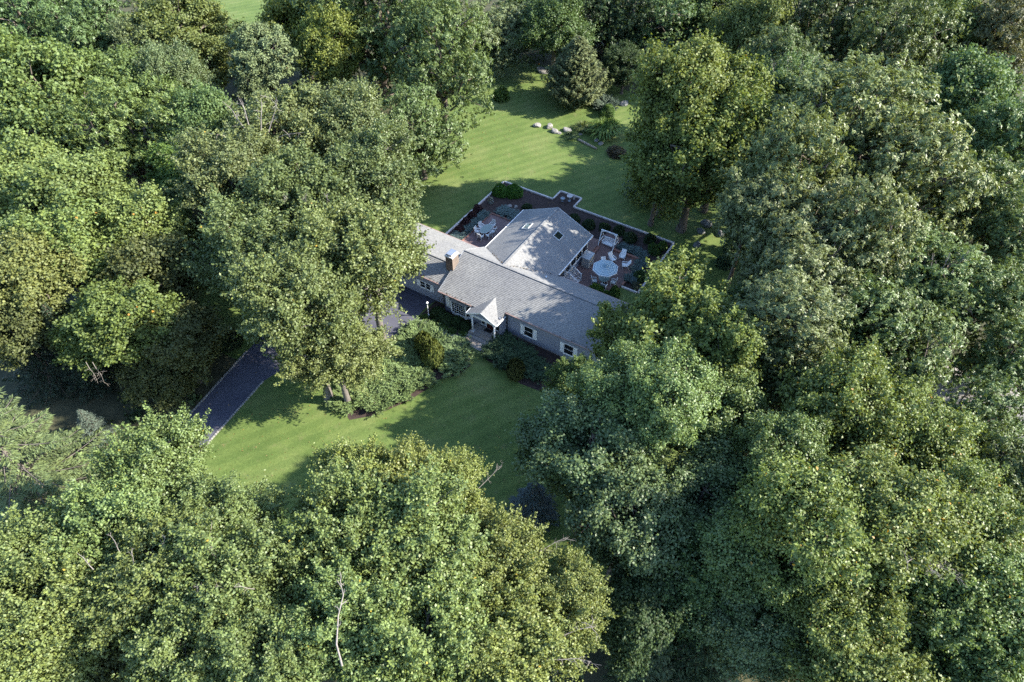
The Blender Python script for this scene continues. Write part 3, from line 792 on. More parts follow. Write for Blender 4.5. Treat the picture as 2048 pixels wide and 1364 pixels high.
# chimney
ch = MB().box(-0.78, 0.12, 2.3, 3.4, 2.6, 5.72).build('chimney', M_CHIM, house)
MB().box(-0.84, 0.18, 2.24, 3.46, 5.723, 5.86).build('chimney_crown', M_CROWN, ch)
MB().box(-0.62, -0.08, 2.42, 3.28, 5.863, 5.99).build('flue', M_CROWN, ch)
MB().box(-0.7, 0.0, 2.36, 3.34, 6.06, 6.085).build('cap_lid', M_STEEL, ch)
for x, y in ((-0.66, 2.4), (-0.04, 2.4), (-0.66, 3.3), (-0.04, 3.3)): MB().bar((x, y, 5.86), (x, y, 6.06), 0.03).build('cap_leg', M_BLACK, ch)
MB().box(-0.8, 0.6, 3.403, 3.75, 4.1, 4.36).build('chimney_cricket', M_STEEL, ch)
# windows
def window(x0, x1, y, z0, z1, parent=house, face='y', cols=1, rows=2, sh=None, fr=0.07):
    w = MB()
    def bx(m_, a0, a1, o0, o1, c0, c1):
        return m_.box(a0, a1, y - o1, y - o0, c0, c1) if face == 'y' else m_.box(y + o0, y + o1, a0, a1, c0, c1)
    for a0, a1, c0, c1 in ((x0 - fr, x0, z0 - fr, z1 + fr), (x1, x1 + fr, z0 - fr, z1 + fr), (x0, x1, z1, z1 + fr), (x0, x1, z0 - fr, z0)): bx(w, a0, a1, -0.02, 0.06, c0, c1)
    win = w.build('window', M_WHITE, parent)
    p = MB(); bx(p, x0, x1, -0.02, 0.03, z0, z1); p.build('pane', M_GLASS, win)
    mu = MB()
    for k in range(1, cols): xx = x0 + (x1 - x0) * k / cols; bx(mu, xx - 0.018, xx + 0.018, 0.031, 0.05, z0, z1)
    for k in range(1, rows): zz = z0 + (z1 - z0) * k / rows; bx(mu, x0, x1, 0.031, 0.048, zz - 0.018, zz + 0.018)
    if mu.v: mu.build('muntin', M_WHITE, win)
    sl = MB(); bx(sl, x0 - 0.12, x1 + 0.12, 0.0, 0.1, z0 - fr - 0.05, z0 - fr - 0.003); sl.build('sill', M_WHITE, win)
    if sh:
        for s_, on in ((-1, sh & 1), (1, sh & 2)):
            if not on: continue
            a = (x0 - fr - 0.42, x0 - fr - 0.01) if s_ < 0 else (x1 + fr + 0.01, x1 + fr + 0.42)
            q = MB(); bx(q, a[0], a[1], 0.024, 0.05, z0 - fr, z1 + fr)
            n = 9
            for k in range(n): zz = z0 + (z1 - z0) * (k + 0.5) / n; bx(q, a[0] + 0.05, a[1] - 0.05, 0.051, 0.062, zz - 0.03, zz + 0.03)
            q.build('shutter', M_WHITE, parent)
    return win
window(9.92, 10.92, 0.93, 0.95, 2.25, rows=2, sh=3)
window(14.6, 15.6, 0.93, 0.95, 2.25, rows=2, sh=3)
window(-3.5, -2.85, 0.93, 1.25, 2.05, rows=2, sh=1)
window(-2.72, -2.15, 0.93, 1.25, 2.05, rows=2, sh=2)
window(-7.5, -6.5, 0.93, 1.25, 2.05, cols=2, rows=2, sh=3)
for k in range(5):
    y0 = 9.55 + k * 1.38
    window(y0, y0 + 1.2, 9.1, 1.22, 2.62, face='x', rows=1, fr=0.085)
for k in range(3): window(11.5 + k * 2.2, 12.6 + k * 2.2, -0.4 if False else 0.93, 0.95, 2.25) if False else None
# bay window
bay = MB()
bp_ = [(1.02, 0.26), (1.42, -0.16), (3.25, -0.16), (3.66, 0.26)]
bay.prism(bp_, 0.45, 0.78)
bay.prism(bp_, 2.32, 2.48)
for x, y in bp_[1:3]: bay.box(x - 0.06, x + 0.06, y - 0.02, y + 0.1, 0.781, 2.319)
for x, y in (bp_[0], bp_[3]): bay.box(x - 0.05, x + 0.05, y - 0.06, y, 0.781, 2.319)
bayo = bay.build('bay_window', M_WHITE, house)
MB().prism([(1.09, 0.26), (1.47, -0.10), (3.20, -0.10), (3.59, 0.26)], 0.783, 2.317).build('pane', M_GLASS, bayo)
mu = MB()
for k in range(1, 6): x = 1.48 + 1.71 * k / 6; mu.box(x - 0.012, x + 0.012, -0.125, -0.101, 0.785, 2.315)
for k in range(1, 5): z = 0.78 + 1.54 * k / 5; mu.box(1.49, 3.18, -0.12, -0.101, z - 0.011, z + 0.011)
mu.build('muntin', M_WHITE, bayo)
br_ = MB(); o = 0.12
e = [(0.88, 0.25, 2.483), (1.36, -0.32, 2.483), (3.31, -0.32, 2.483), (3.80, 0.25, 2.483)]; t_ = [(1.3, 0.25, 2.86), (1.6, 0.16, 2.86), (3.08, 0.16, 2.86), (3.38, 0.25, 2.86)]
for i in range(3): br_.face([e[i], e[i + 1], t_[i + 1], t_[i]])
br_.face(t_); br_.face(e[::-1])
br_.build('bay_roof', M_SHINGLE, bayo)
q = MB().box(0.48, 0.92, 0.2, 0.254, 0.75, 2.4)
q.build('shutter', M_WHITE, house)
# porch
po = MB().box(4.32, 7.7, -1.38, 0.255, 0.0, 0.25).build('porch', M_CONC, house)
rngp = random.Random(8)
for i in range(5):
    for k in range(3):
        x0 = 4.34 + i * 0.67 + 0.01; y0 = -1.38 + k * 0.54 + 0.01
        MB().box(x0, x0 + 0.65, y0, y0 + 0.52, 0.2, 0.29 + rngp.uniform(-0.004, 0.004)).build('floor_tile', M_FLAG if rngp.random() < 0.75 else M_FLAG2, po)
MB().box(4.4, 7.62, -1.78, -1.385, 0.0, 0.15).build('step', M_FLAG, po)
MB().box(5.65, 6.5, -0.35, 0.12, 0.296, 0.31).build('door_mat', M_BLACK, po)
def column(x, y):
    c = MB().lathe([(0.105, 0.42), (0.1, 1.4), (0.088, 2.5)], (x, y, 0.0), 14); c.sm = True
    c = c.build('column', M_WHITE, po)
    MB().box(x - 0.15, x + 0.15, y - 0.15, y + 0.15, 0.292, 0.37).build('column_base', M_WHITE, c)
    MB().box(x - 0.125, x + 0.125, y - 0.125, y + 0.125, 0.372, 0.425).build('column_base', M_WHITE, c)
    MB().box(x - 0.13, x + 0.13, y - 0.13, y + 0.13, 2.5, 2.6).build('capital', M_WHITE, c)
column(4.72, -1.0); column(7.45, -1.0)
MB().box(4.45, 7.65, -1.1, -0.92, 2.603, 2.84).build('beam', M_WHITE, po)
MB().box(4.45, 4.6, -0.918, 0.25, 2.603, 2.84).build('beam', M_WHITE, po)
MB().box(7.5, 7.65, -0.918, -0.32, 2.603, 2.84).build('beam', M_WHITE, po)
PX, PZ, PE, PH = 6.0, 3.78, 2.86, 1.82
roof_slope('porch_roof_slope', (PX - PH, 1.6, PE), (PX - PH, -1.2, PE), (PX, -1.2, PZ), (PX, 1.6, PZ), house)
roof_slope('porch_roof_slope', (PX + PH, -1.2, PE), (PX + PH, 1.0, PE), (PX, 1.6, PZ), (PX, -1.2, PZ), house)
siding('porch_gable', (4.3, -1.0), (7.7, -1.0), 2.842, 3.7, house, top=lambda u: 2.75 + 0.9 * (1 - abs(u - 1.7) / 1.75), m_=M_WHITE if False else M_SIDING)
for s_ in (-1, 1): barp('rake_board', (PX + s_ * PH, -1.225, PE - 0.07), (PX, -1.225, PZ - 0.07), 0.04, 0.14, M_WHITE)
barp('gutter', (PX - PH - 0.05, -1.2, PE - 0.05), (PX - PH - 0.05, -0.25, PE - 0.05), 0.09, 0.09, M_WHITE)
barp('gutter', (PX + PH + 0.05, -1.2, PE - 0.05), (PX + PH + 0.05, 0.55, PE - 0.05), 0.09, 0.09, M_WHITE)
dr = MB().box(5.72, 6.62, 0.19, 0.25, 0.3, 2.4).build('front_door', M_MAROON, house)
MB().box(5.9, 6.44, 0.175, 0.189, 1.5, 2.2).build('pane', M_GLASS, dr)
MB().lathe([(0.03, 0), (0.03, 0.05)], (6.52, 0.15, 1.3), 8).build('handle', M_STEEL, dr)
f = MB()
for a in (5.62, 6.63): f.box(a, a + 0.09, 0.17, 0.254, 0.3, 2.49)
f.box(5.712, 6.628, 0.17, 0.254, 2.402, 2.49)
f.build('door_frame', M_WHITE, house)
for a in (5.05, 6.85): window(a, a + 0.42, 0.26, 0.55, 2.3, rows=3, fr=0.06)
# skylights
def skylight(x, y, side, wx=0.95, wy=1.15):
    sl = (GZ - GE) / GW
    z = GZ - abs(x - GX) * sl
    th = math.atan(sl) * (1 if side > 0 else -1)
    m_ = MB()
    for a in ((-wx / 2, wx / 2, -wy / 2, -wy / 2 + 0.08), (-wx / 2, wx / 2, wy / 2 - 0.08, wy / 2), (-wx / 2, -wx / 2 + 0.08, -wy / 2 + 0.08, wy / 2 - 0.08), (wx / 2 - 0.08, wx / 2, -wy / 2 + 0.08, wy / 2 - 0.08)):
        m_.box(a[0], a[1], a[2], a[3], -0.03, 0.12)
    s_ = m_.build('skylight', M_CUSHION, house, (x, y, z)); s_.rotation_euler = (0, th, 0)
    MB().box(-wx / 2 + 0.08, wx / 2 - 0.08, -wy / 2 + 0.08, wy / 2 - 0.08, -0.02, 0.085).build('pane', M_SKYGLASS, s_)
skylight(6.75, 13.4, 1); skylight(3.0, 12.9, -1)

# steps with railings from the rear room to the patio
ps = empty('patio_steps', hw(9.15, 11.55, 0), HA, 'white railed steps from the rear room down to the brick patio', 'steps')
for k in range(4): MB().box(0.05, 0.45 + k * 0.33, -0.55, 0.55, 0.9 - k * 0.2 - 0.18 - 0.003 * k, 0.9 - k * 0.2).build('tread', M_CAPST, ps)
for yy in (-0.62, 0.62):
    pts = [(0.05, yy, 1.75), (0.55, yy, 1.72), (1.45, yy, 1.08)]
    rl = MB().bar(pts[0], pts[1], 0.09, 0.06).bar(pts[1], pts[2], 0.09, 0.06).build('hand_rail', M_WHITE, ps)
    MB().bar((0.05, yy, 0.95), (0.55, yy, 0.92), 0.05, 0.05).bar((0.55, yy, 0.92), (1.45, yy, 0.3), 0.05, 0.05).build('lower_rail', M_WHITE, ps)
    for x, z0, z1 in ((0.06, 0.12, 1.85), (0.56, 0.12, 1.82), (1.46, 0.12, 1.2)): MB().bar((x, yy, z0), (x, yy, z1), 0.1).build('post', M_WHITE, ps)
    for k in range(10):
        x = 0.16 + k * 0.13
        if x < 0.53: za, zb = 0.95, 1.73
        else: za, zb = 0.92 - (x - 0.55) * 0.69, 1.72 - (x - 0.55) * 0.71
        MB().bar((x, yy, za), (x, yy, zb), 0.04).build('baluster', M_WHITE, ps)
# ------------------------------------------------------------------ patio furniture
def place(root, x, y, z, rz): root.location = hw(x, y, z); root.rotation_euler = (0, 0, HA + R_(rz)); return root
ME = {}
def shared(key, fn):
    if key not in ME: ME[key] = fn()
    return ME[key]
def slat_chair(x, y, rz, label, group, wide=0.6, z=0.12, lounge=False):
    """front of the chair looks along its own -y"""
    r = empty('patio_chair', (0, 0, 0), 0, label, 'chair', group); place(r, x, y, z, rz)
    w = wide / 2; lean = 0.34 if lounge else 0.16; sd = 0.62 if lounge else 0.5
    new_obj('seat', shared('seat%s' % lounge, lambda: MB().bar((0, -sd / 2, 0.43), (0, sd / 2, 0.38), wide - 0.04, 0.07).mesh('seat', M_CUSHION if not lounge else M_WHITE)), r)
    new_obj('backrest', shared('back%s' % lounge, lambda: MB().bar((0, sd / 2 - 0.02, 0.4), (0, sd / 2 + lean, 1.02), wide - 0.06, 0.06, up=(0, 1, 0)).mesh('backrest', M_CUSHION if not lounge else M_WHITE)), r)
    for s in (-1, 1):
        new_obj('arm', shared('arm%d%s' % (s, lounge), lambda: MB().bar((s * w, -sd / 2, 0.63), (s * w, sd / 2 + 0.08, 0.63), 0.07, 0.035).mesh('arm', M_WHITE)), r)
        new_obj('leg', shared('legf%d%s' % (s, lounge), lambda: MB().bar((s * w, -sd / 2 + 0.03, 0), (s * w, -sd / 2 + 0.03, 0.612), 0.045).mesh('leg', M_WHITE)), r)
        new_obj('leg', shared('legb%d%s' % (s, lounge), lambda: MB().bar((s * w, sd / 2 + 0.12, 0), (s * w, sd / 2, 0.612), 0.045).mesh('leg', M_WHITE)), r)
    return r
GA = 'chairs round the oval table'
for x, y, rz, lab in ((-3.25, 15.0, 0, 'cushioned chair at the far end of the oval table'), (-4.12, 14.0, 75, 'cushioned chair on the shrub side of the oval table, farther one'),
                      (-4.08, 13.05, 100, 'cushioned chair on the shrub side of the oval table, nearer one'), (-2.5, 14.05, -80, 'cushioned chair on the roof side of the oval table, farther one'),
                      (-2.5, 13.1, -105, 'cushioned chair on the roof side of the oval table, nearer one'), (-3.25, 12.4, 180, 'cushioned chair at the near end of the oval table')):
    slat_chair(x, y, rz, lab, GA)
ot = empty('oval_table', (0, 0, 0), 0, 'oval glass topped table on the left patio', 'table'); place(ot, -3.3, 13.7, 0.12, 0)
def ellipse(a, b, n=28): return [(a * math.cos(2 * math.pi * k / n), b * math.sin(2 * math.pi * k / n)) for k in range(n)]
M_TGLASS = mat('frosted_table_glass', (0.22, 0.27, 0.24), 0.25, (0.18, 0.23, 0.21), 4, spec=0.5)
MB().prism(ellipse(0.58, 0.98), 0.70, 0.715).build('glass_top', M_TGLASS, ot)
rim = MB(); rim.tube([(0.6 * math.cos(2 * math.pi * k / 28), 1.0 * math.sin(2 * math.pi * k / 28), 0.705) for k in range(29)], 0.022, 6, False); rim.build('rim', M_ALU, ot)
for sx in (-1, 1):
    for sy in (-1, 1): MB().bar((sx * 0.38, sy * 0.62, 0.0), (sx * 0.34, sy * 0.58, 0.7), 0.05).build('leg', M_ALU, ot)

GB = 'white lounge chairs on the brick patio'
slat_chair(12.2, 17.05, 62, 'white lounge chair left of the other two behind the parasol', GB, 0.62, 0.12, True)
slat_chair(12.95, 18.1, 8, 'white lounge chair nearest the garden swing', GB, 0.62, 0.12, True)
slat_chair(13.85, 16.85, -62, 'white lounge chair on the right, facing the other two', GB, 0.62, 0.12, True)
slat_chair(11.75, 15.7, 40, 'white chair half hidden behind the parasol', GB, 0.6, 0.12, True)
slat_chair(13.4, 12.35, 185, 'chair under the near edge of the parasol', 'chairs under the parasol')
slat_chair(12.1, 12.6, 120, 'chair under the left edge of the parasol', 'chairs under the parasol')
slat_chair(14.0, 13.5, -75, 'chair under the right edge of the parasol', 'chairs under the parasol')
rt = empty('round_table', (0, 0, 0), 0, 'round table under the striped parasol', 'table'); place(rt, 12.95, 13.25, 0.12, 0)
MB().prism(ellipse(0.62, 0.62), 0.69, 0.71).build('top', M_TGLASS, rt)
for k in range(4): a = k * math.pi / 2 + 0.6; MB().bar((0.45 * math.cos(a), 0.45 * math.sin(a), 0), (0.4 * math.cos(a), 0.4 * math.sin(a), 0.69), 0.05).build('leg', M_ALU, rt)

def canopy_material():
    m = bpy.data.materials.new('striped_canvas'); m.use_nodes = True
    nt = m.node_tree; b = nt.nodes['Principled BSDF']; b.inputs['Roughness'].default_value = 0.8
    tc = nt.nodes.new('ShaderNodeTexCoord'); sx = nt.nodes.new('ShaderNodeSeparateXYZ'); nt.links.new(tc.outputs['Object'], sx.inputs[0])
    c = ramp(nt, sx.outputs['X'], [(0.0, (0.30, 0.42, 0.46))])
    r = c.node.color_ramp; r.interpolation = 'CONSTANT'
    pale, blue, wht = (0.52, 0.62, 0.64, 1), (0.23, 0.35, 0.41, 1), (0.74, 0.77, 0.77, 1)
    stops = [(0.0, blue), (0.10, pale), (0.20, blue), (0.27, pale), (0.36, blue), (0.42, pale), (0.52, blue), (0.56, pale), (0.66, blue), (0.70, pale), (0.86, blue), (0.93, wht)]
    while len(r.elements) < len(stops): r.elements.new(0.5)
    for e_, (p, c_) in zip(r.elements, stops): e_.position = p; e_.color = c_
    mr = nt.nodes.new('ShaderNodeMapRange'); mr.inputs[1].default_value = 0; mr.inputs[2].default_value = 1.36
    nt.links.new(sx.outputs['X'], mr.inputs[0]); nt.links.new(mr.outputs[0], c.node.inputs['Fac'])
    nt.links.new(c, b.inputs['Base Color'])
    tr = nt.nodes.new('ShaderNodeBsdfTranslucent'); nt.links.new(c, tr.inputs['Color'])
    mx = nt.nodes.new('ShaderNodeMixShader'); mx.inputs[0].default_value = 0.25
    nt.links.new(b.outputs[0], mx.inputs[1]); nt.links.new(tr.outputs[0], mx.inputs[2]); nt.links.new(mx.outputs[0], nt.nodes['Material Output'].inputs['Surface'])
    return m
M_CANVAS = canopy_material()
um = empty('parasol', (0, 0, 0), 0, 'pale blue striped octagonal parasol on the brick patio', 'parasol'); place(um, 12.95, 13.25, 0.12, 20)
MB().tube([(0, 0, 0), (0, 0, 2.72)], 0.025, 8).build('pole', M_ALU, um)
MB().lathe([(0.25, 0), (0.25, 0.06), (0.06, 0.1), (0.05, 0.3)], (0, 0, 0), 16).build('base', M_BLACK, um)
t8 = math.tan(math.pi / 8); Ru = 1.36
def panel():
    m_ = MB(); rows = 6
    for i in range(rows):
        for s0, s1 in ((-1, 0), (0, 1)):
            a, b_ = Ru * i / rows, Ru * (i + 1) / rows
            def P(x, s): return (x, s * x * t8, 2.62 - 0.42 * x / Ru - 0.10 * math.sin(math.pi * x / Ru) * (1 - abs(s)) * 0.6)
            m_.face([P(a, s0), P(b_, s0), P(b_, s1), P(a, s1)] if i else [P(b_, s0), P(b_, s1), P(0.001, 0)])
    m_.face([(Ru, -Ru * t8, 2.2), (Ru + 0.01, -Ru * t8, 2.08), (Ru + 0.01, Ru * t8, 2.08), (Ru, Ru * t8, 2.2)])
    m_.sm = True
    return m_.mesh('canopy_panel', M_CANVAS)
pm = panel()
for k in range(8):
    p = new_obj('canopy_panel', pm, um); p.rotation_euler = (0, 0, k * math.pi / 4)
    rb = MB().bar((0.05, 0, 2.58), (Ru / math.cos(math.pi / 8), 0, 2.17), 0.02, 0.02).build('rib', M_ALU, um); rb.rotation_euler = (0, 0, (k + 0.5) * math.pi / 4)
vt = MB()
for k in range(8):
    a0, a1 = (k - 0.5) * math.pi / 4, (k + 0.5) * math.pi / 4
    vt.face([(0.26 * math.cos(a0), 0.26 * math.sin(a0), 2.6), (0.26 * math.cos(a1), 0.26 * math.sin(a1), 2.6), (0, 0, 2.75)])
vt.build('vent_cap', M_CANVAS, um)
MB().lathe([(0.02, 0), (0.035, 0.04), (0.01, 0.1)], (0, 0, 2.74), 8).build('finial', M_WHITE, um)

sw = empty('garden_swing', (0, 0, 0), 0, 'white timber garden swing with slatted bench and A frame', 'swing'); place(sw, 10.45, 19.35, 0.12, 0)
for s in (-1, 1):
    x = s * 0.95
    for yy in (-0.72, 0.95): MB().bar((x, yy, 0), (x, 0.08 * (1 if yy > 0 else -1), 2.05), 0.09).build('leg', M_WHITE, sw)
    MB().bar((x, -0.45, 0.75), (x, 0.58, 0.75), 0.06, 0.08).build('cross_brace', M_WHITE, sw)
    MB().bar((x * 0.98, -0.14, 1.95), (x * 0.6, 0.0, 2.02), 0.05).build('knee_brace', M_WHITE, sw)
    MB().tube([(s * 0.68, 0, 2.0), (s * 0.68, -0.28, 0.62)], 0.012, 5).build('chain', M_STEEL, sw)
    MB().tube([(s * 0.68, 0, 2.0), (s * 0.68, 0.24, 0.72)], 0.012, 5).build('chain', M_STEEL, sw)
    MB().bar((s * 0.68, -0.32, 0.66), (s * 0.68, 0.22, 0.66), 0.08, 0.04).build('arm', M_WHITE, sw)
MB().bar((-1.05, 0, 2.07), (1.05, 0, 2.07), 0.1, 0.14).build('top_beam', M_WHITE, sw)
bn = MB().bar((-0.68, -0.26, 0.38), (0.68, -0.26, 0.38), 0.05, 0.08).bar((-0.68, 0.16, 0.36), (0.68, 0.16, 0.36), 0.05, 0.08).build('bench', M_WHITE, sw)
for k in range(6): yy = -0.28 + k * 0.085; MB().bar((-0.68, yy, 0.44), (0.68, yy, 0.44), 0.07, 0.025).build('seat_slat', M_WHITE, bn)
for k in range(12): xx = -0.62 + k * 0.113; MB().bar((xx, 0.2, 0.45), (xx, 0.36, 0.96), 0.07, 0.02, up=(0, 1, 0)).build('back_slat', M_WHITE, bn)
MB().bar((-0.7, 0.37, 0.99), (0.7, 0.37, 0.99), 0.06, 0.08).build('back_rail', M_WHITE, bn)

cb = empty('storage_cabinet', (0, 0, 0), 0, 'beige storage cabinet with pale lid against the rear house wall', 'cabinet'); place(cb, 9.93, 15.1, 0.12, 0)
MB().box(-0.46, 0.44, -0.68, 0.68, 0.0, 1.34).build('body', M_PLASTIC, cb)
lid = MB(); lid.prism([(-0.5, -0.73), (0.5, -0.73), (0.5, 0.73), (-0.5, 0.73)], 1.343, 1.40); lid.build('lid', M_LID, cb)
for s in (-1, 1):
    d_ = MB().box(0.443, 0.47, min(s * 0.02, s * 0.64), max(s * 0.02, s * 0.64), 0.06, 1.28).build('door', M_LID, cb)
    MB().box(0.471, 0.485, min(s * 0.1, s * 0.55), max(s * 0.1, s * 0.55), 0.7, 1.18).build('door_panel', M_PLASTIC, d_)
    MB().box(0.471, 0.50, s * 0.06 - 0.015, s * 0.06 + 0.015, 0.55, 0.72).build('handle', M_BLACK, d_)

lm = empty('lamp_post', hw(-0.71, -1.54), 0, 'white lamp post beside the driveway and front shrubs', 'lamp post')
MB().lathe([(0.085, 0), (0.085, 0.35), (0.05, 0.42), (0.045, 1.75), (0.07, 1.8)], (0, 0, 0), 12).build('post', M_WHITE, lm)
la = MB().lathe([(0.07, 1.8), (0.12, 2.1)], (0, 0, 0), 6).build('lantern', M_TGLASS, lm)
MB().lathe([(0.15, 2.1), (0.04, 2.22), (0.015, 2.3)], (0, 0, 0.002), 6).build('lantern_roof', M_WHITE, la)
bb = empty('bird_bath', hw(2.1, 25.1), 0, 'grey stone bird bath inside the square garden notch', 'bird bath')
MB().lathe([(0.2, 0), (0.2, 0.08), (0.09, 0.16), (0.08, 0.6), (0.16, 0.68)], (0, 0, 0), 14).build('pedestal', M_BLUESTONE, bb)
MB().lathe([(0.16, 0.68), (0.36, 0.78), (0.38, 0.83), (0.33, 0.82), (0.1, 0.76)], (0, 0, 0.002), 18).build('bowl', M_CAPST, bb)
ur = empty('stone_urn', hw(1.35, 24.6), 0, 'squat bluish stone urn beside the bird bath in the notch', 'urn')
MB().lathe([(0.16, 0), (0.18, 0.05), (0.1, 0.12), (0.26, 0.34), (0.3, 0.5), (0.25, 0.5), (0.2, 0.44)], (0, 0, 0), 16).build('bowl', M_BLUESTONE, ur)
un = empty('stone_lantern', hw(2.4, 25.75), 0, 'small pale lantern at the back of the square garden notch', 'lantern')
MB().box(-0.12, 0.12, -0.12, 0.12, 0, 0.5).build('pillar', M_CAPST, un)
MB().lathe([(0.26, 0.5), (0.22, 0.58), (0.03, 0.74)], (0, 0, 0.002), 4).build('cap', M_CAPST, un)

# ------------------------------------------------------------------ rocks and logs
def rock_mesh(seed, m_, squash=0.65):
    rng = np.random.default_rng(seed)
    import bmesh
    bm = bmesh.new(); bmesh.ops.create_icosphere(bm, subdivisions=3, radius=1.0)
    cuts = [(unit(rng.normal(size=3)), rng.uniform(0.55, 0.85)) for _ in range(9)]
    for v in bm.verts:
        p = np.array(v.co)
        for n_, d_ in cuts:
            k = p @ n_ - d_
            if k > 0: p = p - n_ * k * 0.85
        p += rng.normal(size=3) * 0.018
        v.co = (p[0] * 1.15, p[1] * 0.9, p[2] * squash)
    me = bpy.data.meshes.new('boulder'); bm.to_mesh(me); bm.free(); me.materials.append(m_)
    return me
ROCKS = [rock_mesh(i, M_ROCK) for i in range(3)] + [rock_mesh(10 + i, M_ROCKG) for i in range(3)]
def rock(x, y, s, k, rz, label, group, sz=1.0):
    o = new_obj('boulder', ROCKS[k], None, (x, y, 0.22 * s * sz)); s *= 0.64; o.scale = (s, s, s * sz); o.location.z *= 0.45; o.rotation_euler = (0, 0, rz)
    return tag(o, label, 'boulder', group)
GR = 'pale boulders on the back lawn'
rock(3.65, 91.6, 0.95, 0, 0.3, 'pale boulder alone at the left end of the lawn rock row', GR, 1.2)
rock(5.5, 91.3, 0.95, 1, 1.3, 'pale boulder second from the left in the lawn rock row', GR, 1.3)
rock(6.25, 90.1, 1.0, 2, 2.2, 'pale boulder third from the left in the lawn rock row', GR, 1.2)
rock(6.9, 89.6, 0.6, 0, 2.9, 'small pale boulder touching the third one of the lawn row', GR)
rock(8.1, 90.3, 1.15, 1, -0.6, 'long pale boulder at the right end of the lawn rock row', GR, 0.9)
rock(12.8, 86.7, 0.7, 2, 0.5, 'pale stone between the timber log and the tall grass clump', GR)
rock(12.2, 87.6, 0.7, 0, 1.5, 'low pale stone above the timber log end', GR, 0.6)
rock(9.9, 89.3, 0.6, 1, 1.1, 'low pale stone left of the tall grass clump', GR, 0.6)
rock(5.2, 109.4, 2.0, 1, -0.5, 'large pale flat rock at the far tip of the back lawn', None, 0.55)
rock(17.2, 98.2, 1.3, 4, 0.4, 'grey boulder beside the clipped ball bush', None)
GS = 'grey boulders in the shade right of the patio garden'
for x, y, s, k, rz, lab in ((20.1, 70.4, 1.2, 3, 0.2, 'grey boulder farthest left under the wide olive maple'), (21.5, 69.2, 1.3, 4, 1.2, 'grey boulder next to the leftmost one under the wide olive maple'),
                        (23.2, 66.4, 1.1, 5, 2.2, 'grey boulder in the middle of the shaded rock group'), (24.2, 67.9, 1.4, 3, 3.0, 'large grey boulder behind the middle of the shaded rock group'),
                        (22.3, 63.9, 1.0, 4, 0.9, 'grey boulder nearest the garden corner in the shaded group'), (25.5, 65.9, 1.1, 5, 1.7, 'grey boulder at the right end of the shaded rock group'),
                        (29.8, 69.0, 1.3, 4, 2.6, 'grey boulder at the edge of the small sunlit side lawn')):
    rock(x, y, s * 0.8, k, rz, lab, GS, 1.2)
rock(*hw(-3.9, 19.9)[:2], 0.55, 0, 0.4, 'pale garden rock, left one above the left patio', 'pale rocks in the left patio bed', 1.3)
rock(*hw(-3.1, 20.2)[:2], 0.5, 1, 1.4, 'pale garden rock, back one above the left patio', 'pale rocks in the left patio bed', 1.3)
rock(*hw(-2.9, 19.5)[:2], 0.42, 2, 2.4, 'pale garden rock, right one above the left patio', 'pale rocks in the left patio bed', 1.5)
lg = MB(); lg.tube([(0, 0, 0.12), (1.2, -1.25, 0.13), (2.45, -2.5, 0.12)], [0.17, 0.18, 0.15], 10); lg.sm = True
tag(lg.build('timber_log', M_LOG, None, (9.55, 87.75, 0)), 'weathered timber log lying on the back lawn below the rock row', 'log')
# ------------------------------------------------------------------ shrubs (unit radius, unit height, scaled per plant)
def shrub_dome(seed, n=2600, L=0.13, W=0.09, lump=0.16, m_=None, wild=0.45, shell=0.35):
    rng = np.random.default_rng(seed)
    d = unit(rng.normal(size=(n, 3)) + np.array([0, 0, 0.45])); d[:, 2] = np.abs(d[:, 2]) * 1.0
    k = unit(rng.normal(size=(14, 3)) + np.array([0, 0, 0.6]))
    bumpv = np.max(np.clip(d @ k.T, 0, 1) ** 10, axis=1)
    r = (1 - lump) + lump * bumpv
    rr = r * (1 - shell * rng.random(n) ** 2)
    base = d * rr[:, None]
    normal = unit(d + np.array([0, 0, 0.3]) + rng.normal(size=(n, 3)) * wild)
    direc = unit(np.cross(normal, rng.normal(size=(n, 3))) + d * 0.6)
    s = rng.uniform(0.7, 1.3, n)
    return leaf_mesh('foliage', base, direc, normal, L * s, W * s, attrs(rng, n, bumpv, bumpv * 0), m_ or M_LEAF_MAPLE)
def shrub_juniper(seed, arms=150, per=26, m_=None, up=0.5, L=0.15, W=0.045):
    rng = np.random.default_rng(seed); B = []; D = []; N = []; A = []
    for i in range(arms):
        a = rng.uniform(0, 6.283); el = rng.uniform(0.05, 1.25) * up + 0.08
        d = np.array([math.cos(a) * math.cos(el), math.sin(a) * math.cos(el), math.sin(el)])
        st = np.array([math.cos(a + rng.uniform(-1, 1)), math.sin(a + rng.uniform(-1, 1)), 0]) * rng.uniform(0, 0.6)
        ln = rng.uniform(0.45, 0.75); st[2] = rng.uniform(0.1, 0.45) * (1 - 0.5 * np.linalg.norm(st[:2]))
        u = rng.random(per) ** 0.7
        p = st + d * (u * ln)[:, None] + np.array([0, 0, 0.25]) * (u * u * ln)[:, None]
        perp = np.array([-math.sin(a), math.cos(a), 0])
        sg = rng.choice([-1, 1], per)
        B.append(p + rng.normal(size=(per, 3)) * 0.02)
        D.append(unit(d + perp * (sg * 0.75)[:, None] + rng.normal(size=(per, 3)) * 0.3 + np.array([0, 0, 0.15])))
        N.append(unit(np.array([0, 0, 1.0]) + rng.normal(size=(per, 3)) * 0.4)); A.append(np.full(per, rng.random()))
    B, D, N = map(np.vstack, (B, D, N)); A = np.concatenate(A); n = len(B); s = rng.uniform(0.7, 1.3, n)
    return leaf_mesh('foliage', B, D, N, L * s, W * s, attrs(rng, n, A, A * 0), m_ or M_NEEDLE, 0.1)
